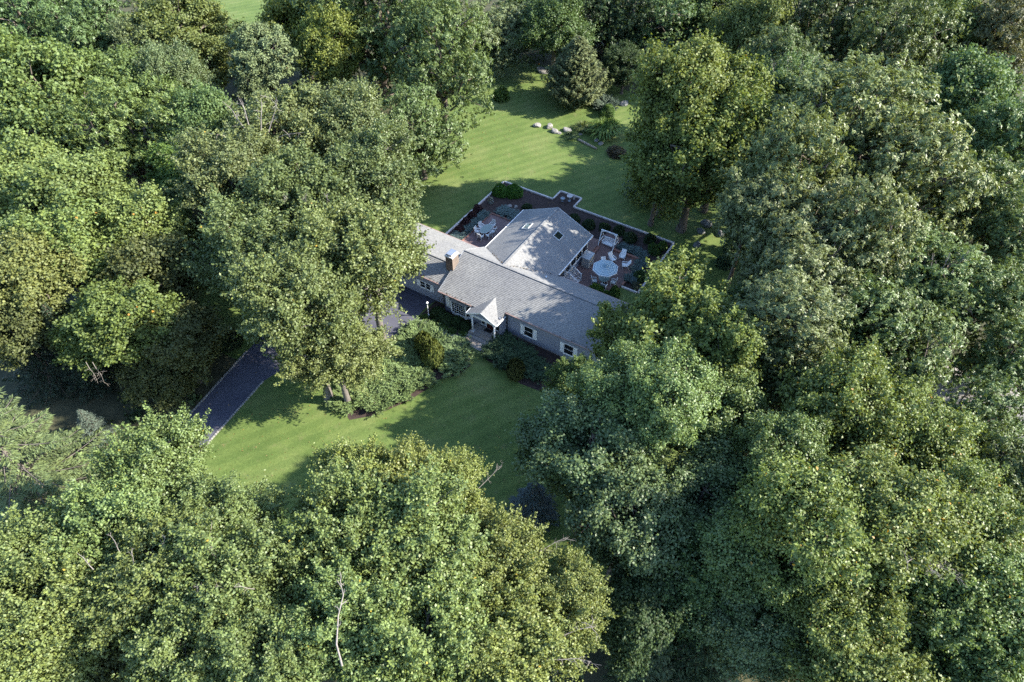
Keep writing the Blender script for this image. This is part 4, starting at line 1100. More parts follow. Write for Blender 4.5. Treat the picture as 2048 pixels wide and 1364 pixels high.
def shrub_cone(seed, n=3200):
    rng = np.random.default_rng(seed)
    t = 1 - np.sqrt(rng.random(n)); a = rng.uniform(0, 6.283, n)
    r = np.sin(np.pi * np.clip(0.25 + 0.75 * t, 0, 1)) ** 0.75 * (1 + 0.10 * np.sin(7 * a + 9 * t) * rng.random(n)) * (1 - 0.2 * rng.random(n) ** 2)
    base = np.stack([r * np.cos(a), r * np.sin(a), t], 1)
    d = np.stack([np.cos(a), np.sin(a), np.full(n, 0.4)], 1)
    normal = unit(d + rng.normal(size=(n, 3)) * 0.35)
    direc = unit(np.array([0, 0, 1.0]) + d * 0.35 + rng.normal(size=(n, 3)) * 0.3)
    s = rng.uniform(0.7, 1.3, n)
    return leaf_mesh('foliage', base, direc, normal, 0.12 * s, 0.12 * s, attrs(rng, n, rng.random(n), rng.random(n) * 0), M_NEEDLE, 0.1)
def shrub_fountain(seed, blades=420):
    rng = np.random.default_rng(seed); B = []; D = []; N = []; A = []
    for i in range(blades):
        a = rng.uniform(0, 6.283); out = rng.uniform(0.15, 1.0); hh = rng.uniform(0.6, 1.0) * (1.1 - 0.45 * out)
        d = np.array([math.cos(a), math.sin(a), 0]); r0 = rng.uniform(0, 0.25)
        q = [d * r0, d * (r0 + out * 0.3) + np.array([0, 0, hh * 0.62]), d * (r0 + out * 0.62) + np.array([0, 0, hh]), d * (r0 + out * 0.95) + np.array([0, 0, hh * 0.85])]
        for k in range(3):
            B.append(q[k]); D.append(q[k + 1] - q[k]); N.append(np.array([0, 0, 1.0]) + d * 0.3); A.append(np.linalg.norm(q[k + 1] - q[k]))
    B, D, N = map(np.array, (B, D, N)); A = np.array(A); n = len(B)
    return leaf_mesh('foliage', B, D, N, A * 1.1, np.full(n, 0.05) * rng.uniform(0.7, 1.6, n), attrs(rng, n, rng.random(n), rng.random(n) * 0), M_LEAF_MAPLE, 0.1)
SHRUB = dict(dome1=shrub_dome(1), dome2=shrub_dome(2), dome3=shrub_dome(3, lump=0.3, wild=0.7), box=shrub_dome(4, 5200, 0.085, 0.07, 0.22, wild=0.35, shell=0.15),
             rough=shrub_dome(5, 2200, 0.17, 0.09, 0.35, wild=0.9, shell=0.6), jun1=shrub_juniper(6, 260, 26), jun2=shrub_juniper(7, 260, 26), jun3=shrub_juniper(8, 260, 26, up=0.35),
             blue1=shrub_juniper(9, 200, 22, up=0.3), blue2=shrub_juniper(10, 200, 22, up=0.4), cone1=shrub_cone(11), cone2=shrub_cone(12), fount=shrub_fountain(13))
def stem_mesh():
    m = MB(); rng = random.Random(3)
    for k in range(7):
        a = k * 0.9; m.tube([(0.05 * math.cos(a), 0.05 * math.sin(a), -0.02), (0.2 * math.cos(a), 0.2 * math.sin(a), 0.35), (0.5 * math.cos(a), 0.5 * math.sin(a), 0.62)], [0.035, 0.025, 0.01], 5, False)
    return m.mesh('stems', M_BARK)
STEM = stem_mesh()
def shrub(kind, x, y, r, h, col, label, name='shrub', group=None, rz=None, frame='h', ry=None):
    loc = hw(x, y, 0.0) if frame == 'h' else (x, y, 0.0)
    root = empty(name, loc, 0, label, 'shrub', group)
    for nm, me in (('foliage', SHRUB[kind]), ('stems', STEM)):
        o = new_obj(nm, me, root, (0, 0, 0.0), 'stuff' if nm == 'foliage' else None)
        o.scale = (r, ry or r, h); o.rotation_euler = (0, 0, (x * 3.7 + y * 1.3) if rz is None else rz)
        if nm == 'foliage': o.color = (*col, 1)
    return root
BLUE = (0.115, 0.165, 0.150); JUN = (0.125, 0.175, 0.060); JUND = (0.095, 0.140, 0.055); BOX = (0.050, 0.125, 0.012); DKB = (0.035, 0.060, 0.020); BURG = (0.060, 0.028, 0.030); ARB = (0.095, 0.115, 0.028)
# left patio bed
shrub('box', -6.35, 21.75, 1.25, 1.5, BOX, 'left lobe of the bright clipped boxwood pair behind the left patio', 'boxwood', 'clipped boxwood pair')
shrub('box', -4.75, 22.5, 1.3, 1.55, BOX, 'right lobe of the bright clipped boxwood pair behind the left patio', 'boxwood', 'clipped boxwood pair')
G1 = 'dark red shrubs along the left garden edging'
for x, y, lab in ((-6.75, 17.1, 'dark red shrub farthest up the left garden edging'), (-6.5, 15.4, 'dark red shrub second from the top of the left edging'), (-6.5, 13.9, 'dark red shrub third from the top of the left edging'), (-6.3, 12.4, 'dark red shrub nearest the garage roof')):
    shrub('dome3', x, y, 0.72, 1.0, BURG, lab, 'barberry', G1)
G2 = 'blue junipers round the left patio'
for i, (x, y, r, lab) in enumerate(((-3.7, 18.5, 1.0, 'blue juniper left of centre above the left patio'), (-2.2, 18.4, 0.95, 'blue juniper next to the rear roof above the left patio'), (-5.55, 16.6, 0.7, 'blue juniper at the upper corner of the left patio'),
                   (-5.6, 15.3, 0.7, 'blue juniper beside the left patio border, second from the corner'), (-5.6, 14.1, 0.7, 'blue juniper beside the left patio border, third from the corner'), (-5.5, 12.9, 0.7, 'blue juniper beside the left patio border, fourth from the corner'), (-5.8, 11.4, 0.85, 'blue juniper nearest the garage roof'))):
    shrub('blue%d' % (1 + i % 2), x, y, r, 0.65, BLUE, lab, 'juniper', G2)
shrub('rough', -6.3, 19.4, 0.45, 0.9, (0.30, 0.30, 0.28), 'pale flowering clump left of the garden rocks', 'flower_clump')
shrub('dome3', -1.6, 20.6, 0.8, 0.8, DKB, 'dark shrub right of the garden rocks behind the rear roof')
# behind the rear gable and round the right patio
G3 = 'dark round shrubs behind the swing'
for i, (x, y, r, lab) in enumerate(((4.6, 21.8, 0.8, 'dark round shrub nearest the rear gable peak'), (6.7, 21.7, 0.9, 'dark round shrub between the gable and the swing'), (8.6, 22.2, 0.85, 'dark round shrub just left of the swing'), (10.4, 22.6, 0.8, 'dark round shrub behind the swing'),
                   (12.1, 22.0, 0.95, 'dark round shrub right of the swing'), (14.3, 23.0, 0.9, 'dark round shrub along the long edging near its corner'))):
    shrub('dome%d' % (1 + i % 3), x, y, r, 1.0, DKB, lab, 'shrub', G3)
shrub('dome3', 15.6, 21.6, 1.05, 1.15, (0.05, 0.095, 0.02), 'green shrub in the far right corner of the patio garden')
shrub('dome2', 16.1, 22.7, 0.7, 0.9, (0.07, 0.12, 0.02), 'lighter green shrub tucked into the garden corner')
G4 = 'blue junipers round the right patio'
for i, (x, y, r, lab) in enumerate(((12.3, 19.9, 0.75, 'blue juniper nearest the swing on the right'), (13.6, 20.1, 0.8, 'blue juniper second from the swing'), (14.75, 19.8, 0.75, 'blue juniper at the corner of the right patio'), (15.2, 18.4, 0.75, 'blue juniper below the right patio corner'), (15.3, 17.1, 0.75, 'blue juniper midway down the right patio edge'), (15.3, 15.4, 0.75, 'lowest blue juniper beside the right patio'))):
    shrub('blue%d' % (1 + i % 2), x, y, r, 0.7, BLUE, lab, 'juniper', G4)
shrub('dome1', 16.1, 16.2, 0.85, 1.0, (0.045, 0.08, 0.02), 'dark green shrub beside the lower blue junipers of the right patio')
shrub('dome2', 16.3, 14.7, 0.6, 0.6, (0.09, 0.10, 0.06), 'small olive shrub at the lower right patio corner')
shrub('rough', 13.0, 11.2, 0.95, 1.5, (0.10, 0.17, 0.03), 'bright leafy shrub behind the roof below the parasol')
shrub('rough', 14.2, 11.2, 0.7, 1.0, (0.09, 0.15, 0.03), 'low bright shrub between the leafy one and the small cone')
shrub('cone1', 15.1, 11.5, 0.6, 2.0, (0.075, 0.14, 0.03), 'small bright cone shaped evergreen behind the roof eave', 'arborvitae')
# front of the house
G5 = 'dark shrubs under the bay window'
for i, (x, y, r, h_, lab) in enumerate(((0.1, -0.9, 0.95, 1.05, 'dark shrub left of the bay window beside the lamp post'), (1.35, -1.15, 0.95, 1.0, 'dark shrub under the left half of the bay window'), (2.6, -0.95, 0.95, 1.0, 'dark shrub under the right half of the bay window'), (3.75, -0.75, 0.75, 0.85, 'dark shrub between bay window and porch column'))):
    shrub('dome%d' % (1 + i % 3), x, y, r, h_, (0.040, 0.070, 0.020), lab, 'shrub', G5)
G6 = 'low ground cover along the front walk'
for i, (x, y, r, lab) in enumerate(((-1.0, -1.9, 0.55, 'ground cover clump at the foot of the lamp post'), (0.2, -2.1, 0.6, 'ground cover clump right of the lamp post'), (1.5, -2.05, 0.65, 'ground cover clump in the middle of the front walk edge'), (2.8, -2.0, 0.6, 'ground cover clump close to the porch steps'), (3.9, -1.75, 0.55, 'ground cover clump beside the left porch column'))):
    shrub('rough', x, y, r, 0.35, (0.075, 0.125, 0.025), lab, 'ground_cover', G6)
G7 = 'spreading junipers in the front island'
JL = ((0.0, -4.1, 1.35, 'spreading juniper at the top of the island next to the walk'), (1.9, -4.2, 1.4, 'spreading juniper behind the taller cone, walk side'), (0.2, -6.1, 1.35, 'spreading juniper on the driveway side, level with the cones'),
      (4.9, -4.2, 1.5, 'spreading juniper mound right of the cones'), (5.5, -5.7, 1.45, 'rounded juniper at the right tip of the island'), (0.6, -8.2, 1.6, 'spreading juniper left of the cones by the drive'), (2.4, -8.9, 1.6, 'spreading juniper just below the cones'),
      (3.9, -9.5, 1.3, 'spreading juniper at the lawn edge below the cones'), (-0.6, -10.2, 1.6, 'spreading juniper in the lower island, drive side'), (1.4, -10.9, 1.7, 'spreading juniper in the middle of the lower island'), (3.2, -11.5, 1.4, 'spreading juniper on the lawn side of the lower island'),
      (-1.2, -12.4, 1.6, 'spreading juniper near the driveway tree trunk, upper one'), (0.9, -13.1, 1.6, 'spreading juniper in the bottom of the island, middle'), (2.4, -13.6, 1.2, 'spreading juniper at the bottom lawn edge of the island'), (-0.4, -14.8, 1.5, 'lowest spreading juniper beside the driveway tree trunk'))
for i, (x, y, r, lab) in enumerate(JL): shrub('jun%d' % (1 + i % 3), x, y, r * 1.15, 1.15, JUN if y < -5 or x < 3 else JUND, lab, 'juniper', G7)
shrub('cone1', 1.9, -5.7, 0.95, 2.6, ARB, 'cone shaped evergreen in the island, farther and shorter one', 'arborvitae', 'cone evergreens')
shrub('cone2', 3.75, -6.7, 1.15, 3.5, ARB, 'tallest cone shaped evergreen in the middle of the island', 'arborvitae', 'cone evergreens')
shrub('cone1', 11.7, -3.7, 0.9, 2.5, (0.06, 0.07, 0.022), 'olive cone shaped evergreen on the shaded front lawn edge', 'arborvitae', 'cone evergreens', rz=2.0)
G8 = 'shaded junipers before the right front wall'
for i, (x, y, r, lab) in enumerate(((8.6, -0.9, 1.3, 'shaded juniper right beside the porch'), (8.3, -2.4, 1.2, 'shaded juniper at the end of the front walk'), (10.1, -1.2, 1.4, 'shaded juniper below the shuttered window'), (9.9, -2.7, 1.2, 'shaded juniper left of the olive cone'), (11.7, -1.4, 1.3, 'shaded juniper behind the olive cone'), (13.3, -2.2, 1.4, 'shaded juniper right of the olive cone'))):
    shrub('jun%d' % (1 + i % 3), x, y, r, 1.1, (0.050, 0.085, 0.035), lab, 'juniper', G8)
# back lawn
shrub('rough', -1.7, 100.0, 1.6, 1.9, (0.085, 0.135, 0.030), 'round loose bush alone on the back lawn', frame='w')
shrub('box', 14.4, 94.6, 1.35, 1.9, (0.075, 0.130, 0.030), 'clipped ball bush at the right of the back lawn', frame='w')
shrub('fount', 13.6, 89.0, 3.0, 2.6, (0.13, 0.20, 0.05), 'tall arching grass clump on the back lawn', 'grass_clump', frame='w')
shrub('fount', 10.6, 90.6, 1.7, 1.3, (0.12, 0.15, 0.05), 'thin grass clump left of the tall arching one', 'grass_clump', frame='w')
shrub('fount', 8.6, 88.6, 1.3, 0.7, (0.07, 0.11, 0.04), 'flat dark grass clump in front of the rock row', 'grass_clump', frame='w')
shrub('rough', 14.6, 83.8, 1.5, 1.3, (0.115, 0.095, 0.058), 'red brown shrub at the right edge of the back lawn', frame='w')
shrub('jun1', 14.2, 97.3, 2.0, 1.4, (0.080, 0.110, 0.075), 'grey juniper at the foot of the rough conifer', 'juniper', frame='w')
shrub('jun3', 17.2, 73.5, 2.4, 2.6, (0.040, 0.070, 0.055), 'dark blue evergreen shrub under the wide olive maple', frame='w')
shrub('jun2', 19.5, 75.5, 2.0, 2.0, (0.040, 0.065, 0.045), 'dark evergreen shrub behind the leftmost grey boulder', frame='w')
GU = 'leafy shrubs in the shade right of the patio garden'
for i, (x, y, r, lab) in enumerate(((26.5, 62.5, 1.6, 'leafy shrub below the shaded rock group'), (28.6, 64.8, 1.7, 'leafy shrub right of the shaded rock group'), (24.8, 60.2, 1.3, 'low leafy shrub on the shaded side lawn'), (30.5, 62.0, 1.7, 'leafy shrub before the low pale oak'))):
    shrub('rough', x, y, r, 1.5, (0.06, 0.10, 0.045), lab, 'shrub', GU, frame='w')
GV = 'hedge like shrubs left of the driveway'
for i, (x, y, r, lab) in enumerate(((-29.5, 47.8, 1.5, 'dark shrub at the upper left end of the driveway'), (-31.6, 46.2, 1.6, 'dark shrub next to the driveway end shrub'), (-33.8, 45.0, 1.6, 'dark shrub farthest from the driveway under the maples'))):
    shrub('dome%d' % (1 + i), x, y, r, 1.5, (0.035, 0.055, 0.018), lab, 'shrub', GV, frame='w')

# ------------------------------------------------------------------ single conifers
def lone(x, y, ht, Rw, sp, col, label, i, name='conifer_tree'): return plant_tree(x, y, ht, 0, Rw, sp, col, label, name, i)
TINT.update(yew=(0.125, 0.148, 0.058), bluec=(0.100, 0.130, 0.098), spr=(0.100, 0.135, 0.052), bls=(0.075, 0.100, 0.095))
PROTO['yew'] = conifer('yew_crown', 90, H=11, R=5, n=300, droop=-0.1, rise=0.45, per=330, needle=0.26, nw=0.06, z0=0.02)
TREES = [
(-74.47,105.96,17.0,8.50,9.22,'oak1','blue','bluish green oak in the top left corner with bare grey twigs'),
(-62.45,101.53,15.0,8.86,5.58,'oak2','blue','smaller bluish oak just right of the top left corner tree'),
(-65.49,83.94,16.0,9.54,5.87,'maple2','mid','mid green maple at the left edge below the corner oak'),
(-48.95,102.68,17.0,8.74,7.51,'maple1','olive','olive maple left of the small far lawn at the top'),
(-45.00,86.03,15.0,9.53,4.97,'pop3','greyol','grey green tree below the olive maple, left of the dense dome tree'),
(-57.13,78.78,17.0,8.50,9.48,'maple3','bright','broad bright green maple filling the upper left of the woods'),
(-49.89,84.10,16.0,8.77,6.57,'maple2','bright','bright green maple between the broad upper left maple and the olive one'),
(-43.41,71.88,16.0,8.09,7.19,'oak3','bright','bright oak above the brown shed roof in the left woods'),
(-35.50,71.75,15.0,10.15,4.41,'maple1','mid','mid green maple left of the tree with bare forked limbs'),
(-52.88,98.02,13.0,8.18,4.38,'pop3','greyol','low grey green tree beside the dark shaded gap at top left'),
(-34.15,92.10,16.0,9.92,5.53,'dome','grey','dense dome shaped grey green tree left of centre near the top'),
(-32.63,106.94,16.0,9.23,6.16,'maple3','yellow','yellow green tree with a dark bare trunk beside the far lawn'),
(-26.26,94.99,16.0,10.59,4.91,'maple2','yellow','yellow green tree tucked against the big oak at top centre'),
(-19.47,101.42,20.0,10.00,11.06,'oak1','oak','big oak at top centre, left half, with a pale dead limb'),
(-9.71,89.79,19.0,10.84,7.42,'oak2','oak','big oak at top centre leaning over the back lawn'),
(-11.78,78.23,12.5,6.52,5.44,'oak3','oak','lower oak overhanging the left edge of the back lawn'),
(-1.92,108.87,11.0,5.50,5.76,'oak2','greyol','round grey green tree at the top end of the back lawn'),
(3.07,119.37,11.0,5.50,5.11,'oak1','mid',"tree behind the round grey green one at the lawn's far end"),
(6.78,109.22,14.0,7.93,5.52,'pop2','dark','dark glossy tree behind the rough conifer on the back lawn'),
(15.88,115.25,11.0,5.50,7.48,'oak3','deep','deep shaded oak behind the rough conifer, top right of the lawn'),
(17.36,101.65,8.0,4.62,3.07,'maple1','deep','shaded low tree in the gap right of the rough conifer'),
(24.50,115.01,12.0,6.00,7.45,'oak2','mid','mid green oak at the top, between shaded oak and orange maple'),
(32.82,115.78,13.0,6.50,7.04,'maple2','mid','mid green maple at the top edge left of the orange tinged one'),
(35.66,102.17,16.0,8.58,6.74,'maple3','orange','maple tinged orange at its top, upper right woods'),
(18.76,69.80,21.0,15.25,5.23,'maple1','olive2','olive maple at the right edge of the back lawn, upper crown'),
(20.98,66.89,18.5,11.14,6.69,'maple2','olive2','wide olive maple over the boulders right of the patio'),
(17.32,67.91,13.0,8.89,3.74,'maple3','olive2','low olive maple beside the red brown shrub'),
(24.47,70.78,20.0,14.14,5.33,'maple3','olive2','olive maple between the lawn maple and dead topped tree'),
(47.47,102.63,19.0,9.50,9.70,'oak1','oakdk','large dark oak at the top right'),
(51.85,92.51,18.0,9.59,7.65,'oak2','oakdk','dark oak right of the large top right oak'),
(34.45,85.08,18.0,12.34,5.14,'oak3','oakdk','dark oak left of the large top right oak'),
(62.60,100.56,18.0,10.36,6.95,'maple2','bright','bright green maple near the top right corner'),
(67.91,94.19,18.0,12.32,5.17,'oak3','brown','brown olive oak in the top right corner'),
(31.98,75.24,17.0,11.75,4.77,'pop1','mid','green tree with bare dead twigs on top, upper right woods'),
(35.89,65.98,23.0,13.81,8.35,'oak2','greyoak','biggest grey green oak in the right woods, upper part'),
(37.92,56.79,21.0,14.55,5.86,'oak1','greyoak','grey green oak on the right shoulder of the biggest grey oak'),
(27.19,55.82,21.0,15.19,5.28,'oak3','greyoak','grey green oak leaning towards the patio from the right woods'),
(55.94,78.11,17.0,10.55,5.87,'maple1','mid','mid green maple near the right edge below the bright one'),
(54.96,66.82,17.0,11.18,5.29,'oak2','mid','mid green oak at the right edge, upper third'),
(45.98,56.13,17.0,11.48,5.02,'oak1','oak','green oak at the right, below the right edge oak'),
(47.23,50.09,16.0,11.87,3.76,'oak3','oak','oak cut by the right edge level with the umbrella'),
(25.84,48.71,19.0,12.97,5.48,'oak1','greyoak2','pale grey oak just right of the shaded lawn beyond the patio'),
(22.81,52.86,17.0,13.56,3.13,'oak2','greyoak2','low pale oak with its branch over the side lawn'),
(31.08,47.28,20.0,14.67,4.84,'oak3','greyoak','oak in the middle of the right woods'),
(36.11,45.26,17.0,12.38,4.20,'oak2','oak','oak left of the dark slot in the right woods, with pale limbs'),
(40.78,42.64,16.0,11.21,4.36,'oak1','oak','oak near the right edge level with the house front'),
(21.22,36.61,19.0,14.30,4.27,'oak3','greyoak2','grey oak behind the yellow green maple beside the house'),
(28.27,40.31,16.0,11.10,4.46,'oak1','oak','round oak left of the dark vertical gap in the right woods'),
(32.35,38.05,15.0,10.41,4.17,'oak2','oak','round oak right of the dark vertical gap in the right woods'),
(22.74,34.60,14.0,10.02,3.62,'oak2','oakdk','dark low oak below the grey oak, right of the yellow green maple'),
(41.60,37.58,13.0,9.05,3.59,'oak3','oak','oak at the right edge above the neighbouring grey roof'),
(35.27,29.69,14.0,10.06,3.58,'oak1','oak','oak in front of the neighbouring grey roof'),
(34.23,24.32,15.0,11.82,2.89,'oak2','oakdk','dark oak at the right edge below the grey roof'),
(10.81,40.61,11.5,6.96,4.13,'maple1s','lime','yellow green maple hanging over the right end of the house roof'),
(14.26,41.26,15.5,9.63,5.33,'maple2s','lime','yellow green maple with upright young shoots behind the house end'),
(16.12,35.94,16.5,12.13,3.97,'maple3s','lime','yellow green maple right of the shoot topped one'),
(5.21,35.44,11.5,8.68,2.56,'maple3s','lime2','low dark green maple against the house front corner'),
(21.75,43.37,11.0,7.98,2.74,'pop2','mid','small tree between yellow green maples and grey oaks'),
(5.46,26.70,17.0,12.18,4.38,'oakr1','dkgreen','dark rounded tree at the right edge of the front lawn'),
(10.29,27.99,20.0,15.93,3.70,'oakr2','midgrn','rounded tree with sunlit top between front lawn and maples'),
(15.10,29.85,15.0,11.11,3.53,'oakr1','midgrn','sunlit rounded tree right of the front lawn trees'),
(7.50,22.00,16.0,11.26,4.31,'oakr2','dkgreen','dark rounded tree below the front lawn edge tree'),
(12.93,23.56,15.0,10.46,4.13,'oakr1','dkgreen','rounded tree in the middle of the lower right woods'),
(11.68,18.87,13.0,9.03,3.61,'pop2','dark','shaded tree low in the picture, right of centre'),
(23.78,28.40,18.0,12.50,5.00,'mapler1','ygreen','yellow green maple flecked orange in the right foreground'),
(27.98,26.34,17.0,12.42,4.17,'mapler2','ygreen','maple flecked yellow below the grey neighbouring roof'),
(17.97,24.95,17.0,13.31,3.35,'oakr2','midgrn','blue green tree left of the orange flecked maple'),
(17.60,19.47,19.0,14.71,3.90,'mapler2','ygreen2','maple with many orange leaves, middle of the lower right woods'),
(22.54,19.82,19.0,14.68,3.93,'mapler1','ygreen2','tall maple behind the bare grey snag in the lower right'),
(27.58,19.52,18.0,13.98,3.65,'mapler2','ygreen','olive green maple near the right edge, lower third'),
(14.85,18.40,15.0,11.57,3.12,'oakr1','midgrn','green tree left of the many orange leaves maple'),
(28.05,15.85,17.0,13.17,3.49,'mapler1','midgrn','green maple at the right edge near the bottom corner'),
(24.54,16.00,16.0,12.08,3.56,'pop1','midgrn','glossy tree beside the bare grey snag, bottom right'),
(18.79,15.69,16.0,12.10,3.54,'mapler2','ygreen2','yellowish maple at the bottom, left of the bare snag'),
(15.09,14.83,13.0,9.65,3.04,'oakr2','dkgreen','dark tree at the bottom right of centre'),
(19.70,12.34,15.0,11.26,3.40,'pop3','ygreen2','yellowish glossy tree cut by the bottom edge, right side'),
(26.00,12.72,15.0,10.90,3.73,'mapler1','midgrn','green maple in the bottom right corner'),
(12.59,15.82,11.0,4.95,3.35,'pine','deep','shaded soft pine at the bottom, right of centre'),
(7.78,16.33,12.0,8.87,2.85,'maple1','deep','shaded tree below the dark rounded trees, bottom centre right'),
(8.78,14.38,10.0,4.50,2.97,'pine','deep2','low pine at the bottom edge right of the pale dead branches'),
(-26.33,68.45,18.0,10.82,6.53,'pop1','olgrey','tall tree with pale bare forked limbs left of the big oak'),
(-18.57,70.19,18.0,11.38,6.02,'pop2','olgrey','olive tree between the bare forked limbs and the big oak'),
(-28.42,59.94,17.0,11.25,5.22,'pop3','olgrey','olive grey tree left of the driveway tree, upper part'),
(-20.28,56.50,19.0,11.82,6.53,'pop1','olgrey2','large olive tree above the driveway tree'),
(-14.17,58.96,17.0,11.31,5.17,'pop3','olgrey2','olive tree overhanging the lawn behind the garage wing'),
(-23.37,49.08,16.0,10.28,5.20,'pop2','olgrey2','dark twigged tree over the small side lawn'),
(-17.65,40.45,18.0,12.73,4.79,'pop3','pop','tall tree standing beside the driveway bend'),
(-13.31,47.45,17.5,11.66,5.31,'pop2','pop','leafy tree spreading over the driveway in front of the garage'),
(-15.79,39.90,12.0,7.22,4.35,'pop1','pop','low leafy crown over the long juniper bed'),
(-50.16,58.95,17.0,10.70,5.72,'maple1','ltgreen','light green maple with orange tips at the left edge'),
(-43.29,57.06,17.0,11.42,5.07,'maple2','ltgreen','light green maple below the brown shed roof'),
(-43.05,49.21,17.0,10.78,5.65,'maple3','ltgreen','light green maple, lowest of the sunny left edge group'),
(-43.73,44.80,16.0,11.60,4.00,'maple1','ltorange','maple at the left edge with orange lower leaves'),
(-37.94,54.78,15.0,10.02,4.53,'maple3','ltgreen','light green maple right of the sunny left edge group'),
(-35.90,64.68,13.0,8.36,4.21,'maple1','vivid','vivid green small tree right of the brown shed roof'),
(-35.80,58.59,12.0,5.40,3.39,'pine','softgr','soft feathery pale green pine left of the side lawn'),
(-33.87,49.20,13.0,7.63,4.88,'maple2','dkolive','dark olive maple left of the side lawn'),
(-34.85,41.88,14.0,8.87,4.67,'maple3','olgreen','olive green maple with dangling dead twigs, left of the driveway'),
(-30.90,42.81,10.0,5.91,3.72,'maple1','dkolive','shaded maple between dangling twigs tree and the driveway'),
(-33.11,40.62,8.0,4.17,3.48,'maple2','dkolive','low shaded tree beside the upper left edge of the driveway'),
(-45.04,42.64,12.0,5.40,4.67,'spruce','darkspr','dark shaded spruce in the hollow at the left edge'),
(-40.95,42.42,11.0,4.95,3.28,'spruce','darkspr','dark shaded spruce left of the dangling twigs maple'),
(-23.04,23.72,17.0,12.80,3.82,'pop1','fore','leafy tree hiding the lower end of the driveway'),
(-18.52,20.05,17.0,13.60,3.09,'pop2','fore','leafy tree left of the gap of sunlit lawn, bottom left'),
(-24.47,19.08,17.0,13.23,3.43,'pop3','fore','leafy tree below the sunlit spruce, bottom left'),
(-28.63,16.78,17.0,13.10,3.54,'pop1','fore','leafy tree at the left edge below the sunlit spruce'),
(-20.24,16.99,18.0,13.99,3.65,'pop2','fore2','leafy tree with many small pale dead twigs, bottom left'),
(-15.24,15.99,18.0,14.23,3.42,'pop3','fore','leafy tree above the long pale dead branch, left side'),
(-25.48,14.51,17.0,12.92,3.70,'pop2','fore2','yellow flecked tree near the bottom left corner'),
(-27.01,12.17,16.0,12.68,3.02,'pop3','fore2','tree cut by the bottom left corner'),
(-23.46,13.88,12.0,9.00,2.73,'maple1','dkolive','shaded low tree in a dark hollow at the bottom left'),
(-17.43,12.99,17.0,13.37,3.30,'pop1','fore','leafy tree at the bottom edge, second from the dark hollow'),
(-12.26,12.10,18.0,14.51,3.17,'pop2','fore','leafy tree bearing the long pale dead branch at the bottom'),
(-10.83,23.05,16.0,12.67,3.03,'pop3','forey','yellow tipped tree in front of the sunlit front lawn'),
(-7.44,23.24,16.0,12.35,3.32,'pop1','forey','tree with upright leafy tips against the shaded front lawn'),
(-3.93,22.64,15.0,12.09,2.64,'pop2','forey','tree with yellow tips and a pale bare twig beside front lawn shade'),
(-9.73,18.60,18.0,13.87,3.76,'pop2','fore3','broad leafy tree at bottom centre left'),
(-5.17,17.95,18.0,13.92,3.71,'pop3','fore3','broad leafy tree at the middle of the bottom centre group'),
(-0.73,17.42,16.0,12.34,3.33,'pop1','forey','leafy tree with bare branch ends, right of bottom centre'),
(-8.89,13.97,18.0,14.38,3.29,'pop1','fore','leafy tree right of the long pale dead branch at the bottom'),
(-4.49,13.54,18.0,14.08,3.56,'pop2','fore3','leafy tree at the bottom edge, centre'),
(0.17,13.58,16.0,12.42,3.26,'pop3','forey','leafy tree at the bottom with pale dead branches at its right'),
(3.11,15.56,15.0,12.42,2.34,'pop1','forey','yellow edged tree reaching over the dark gap, bottom centre right'),
(-6.65,11.48,16.0,12.40,3.27,'pop3','fore','leafy tree cut by the bottom edge left of centre'),
(24.96,42.93,17.5,13.28,3.83,'oak2','greyoak2','pale oak below the one beyond the patio, above the grey oak'),
(-44.73,42.29,13.0,9.08,3.56,'maple2','dkolive','shaded olive maple at the left edge above the dark spruce'),
(7.71,29.39,18.5,14.97,3.21,'oakr1','midgrn','sunlit tree between the overhanging maple and the dark front lawn tree'),
]
NAMES = {'pop': 'poplar_tree', 'map': 'maple_tree', 'oak': 'oak_tree', 'dom': 'dome_tree', 'spr': 'spruce_tree', 'big': 'spruce_tree', 'pin': 'pine_tree'}
TREE_OBJ = {}
for i, (x, y, ht, zc, Rw, sp, col, label) in enumerate(TREES):
    TREE_OBJ[label] = plant_tree(x, y, ht, zc, Rw, sp, col, label, NAMES[sp[:3]], i)
lone(9.7, 98.2, 10.5, 5.6, 'yew', 'yew', 'rough olive conifer standing alone beside the back lawn', 501)
lone(-38.2, 36.0, 4.2, 1.9, 'spruce', 'bluec', 'small silvery blue conifer left of the driveway', 502)
lone(-40.6, 30.2, 16.0, 7.6, 'bigspruce', 'spr', 'big sunlit spruce with long pale boughs at the left edge', 503, 'spruce_tree')
lone(1.8, 28.2, 5.0, 2.7, 'spruce', 'bls', 'small blue spruce in the shade of the front lawn', 504, 'spruce_tree')

# bare pale branches that stand out of the crowns
M_DEAD = mat('dead_wood', (0.25, 0.22, 0.19), 0.85, (0.15, 0.13, 0.115), 5, bump=0.3)
def branch_mesh(seed, pts, r0, twigs=7, tl=0.9):
    rng = np.random.default_rng(seed); m = MB()
    P = [np.array(p, float) for p in pts]
    m.tube(P, list(np.linspace(r0, r0 * 0.3, len(P))), 6, False)
    for i in range(twigs):
        t = rng.uniform(0.25, 1.0) * (len(P) - 1); k = min(int(t), len(P) - 2); a = P[k] * (1 - (t - k)) + P[k + 1] * (t - k)
        d = unit(unit(P[k + 1] - P[k]) * 0.7 + rng.normal(size=3) * 0.7 + np.array([0, 0, 0.25]))
        l = tl * rng.uniform(0.5, 1.2)
        b = a + d * l * 0.5 + rng.normal(size=3) * 0.06 * l; c = b + unit(d + rng.normal(size=3) * 0.4) * l * 0.5
        m.tube([a, b, c], [r0 * 0.42, r0 * 0.3, r0 * 0.14], 4, False)
        for q in range(2):
            e = b + unit(d + rng.normal(size=3) * 0.8) * l * 0.45
            m.tube([b, e], [r0 * 0.22, r0 * 0.1], 3, False)
    m.sm = True
    return m.mesh('dead_branch', M_DEAD)
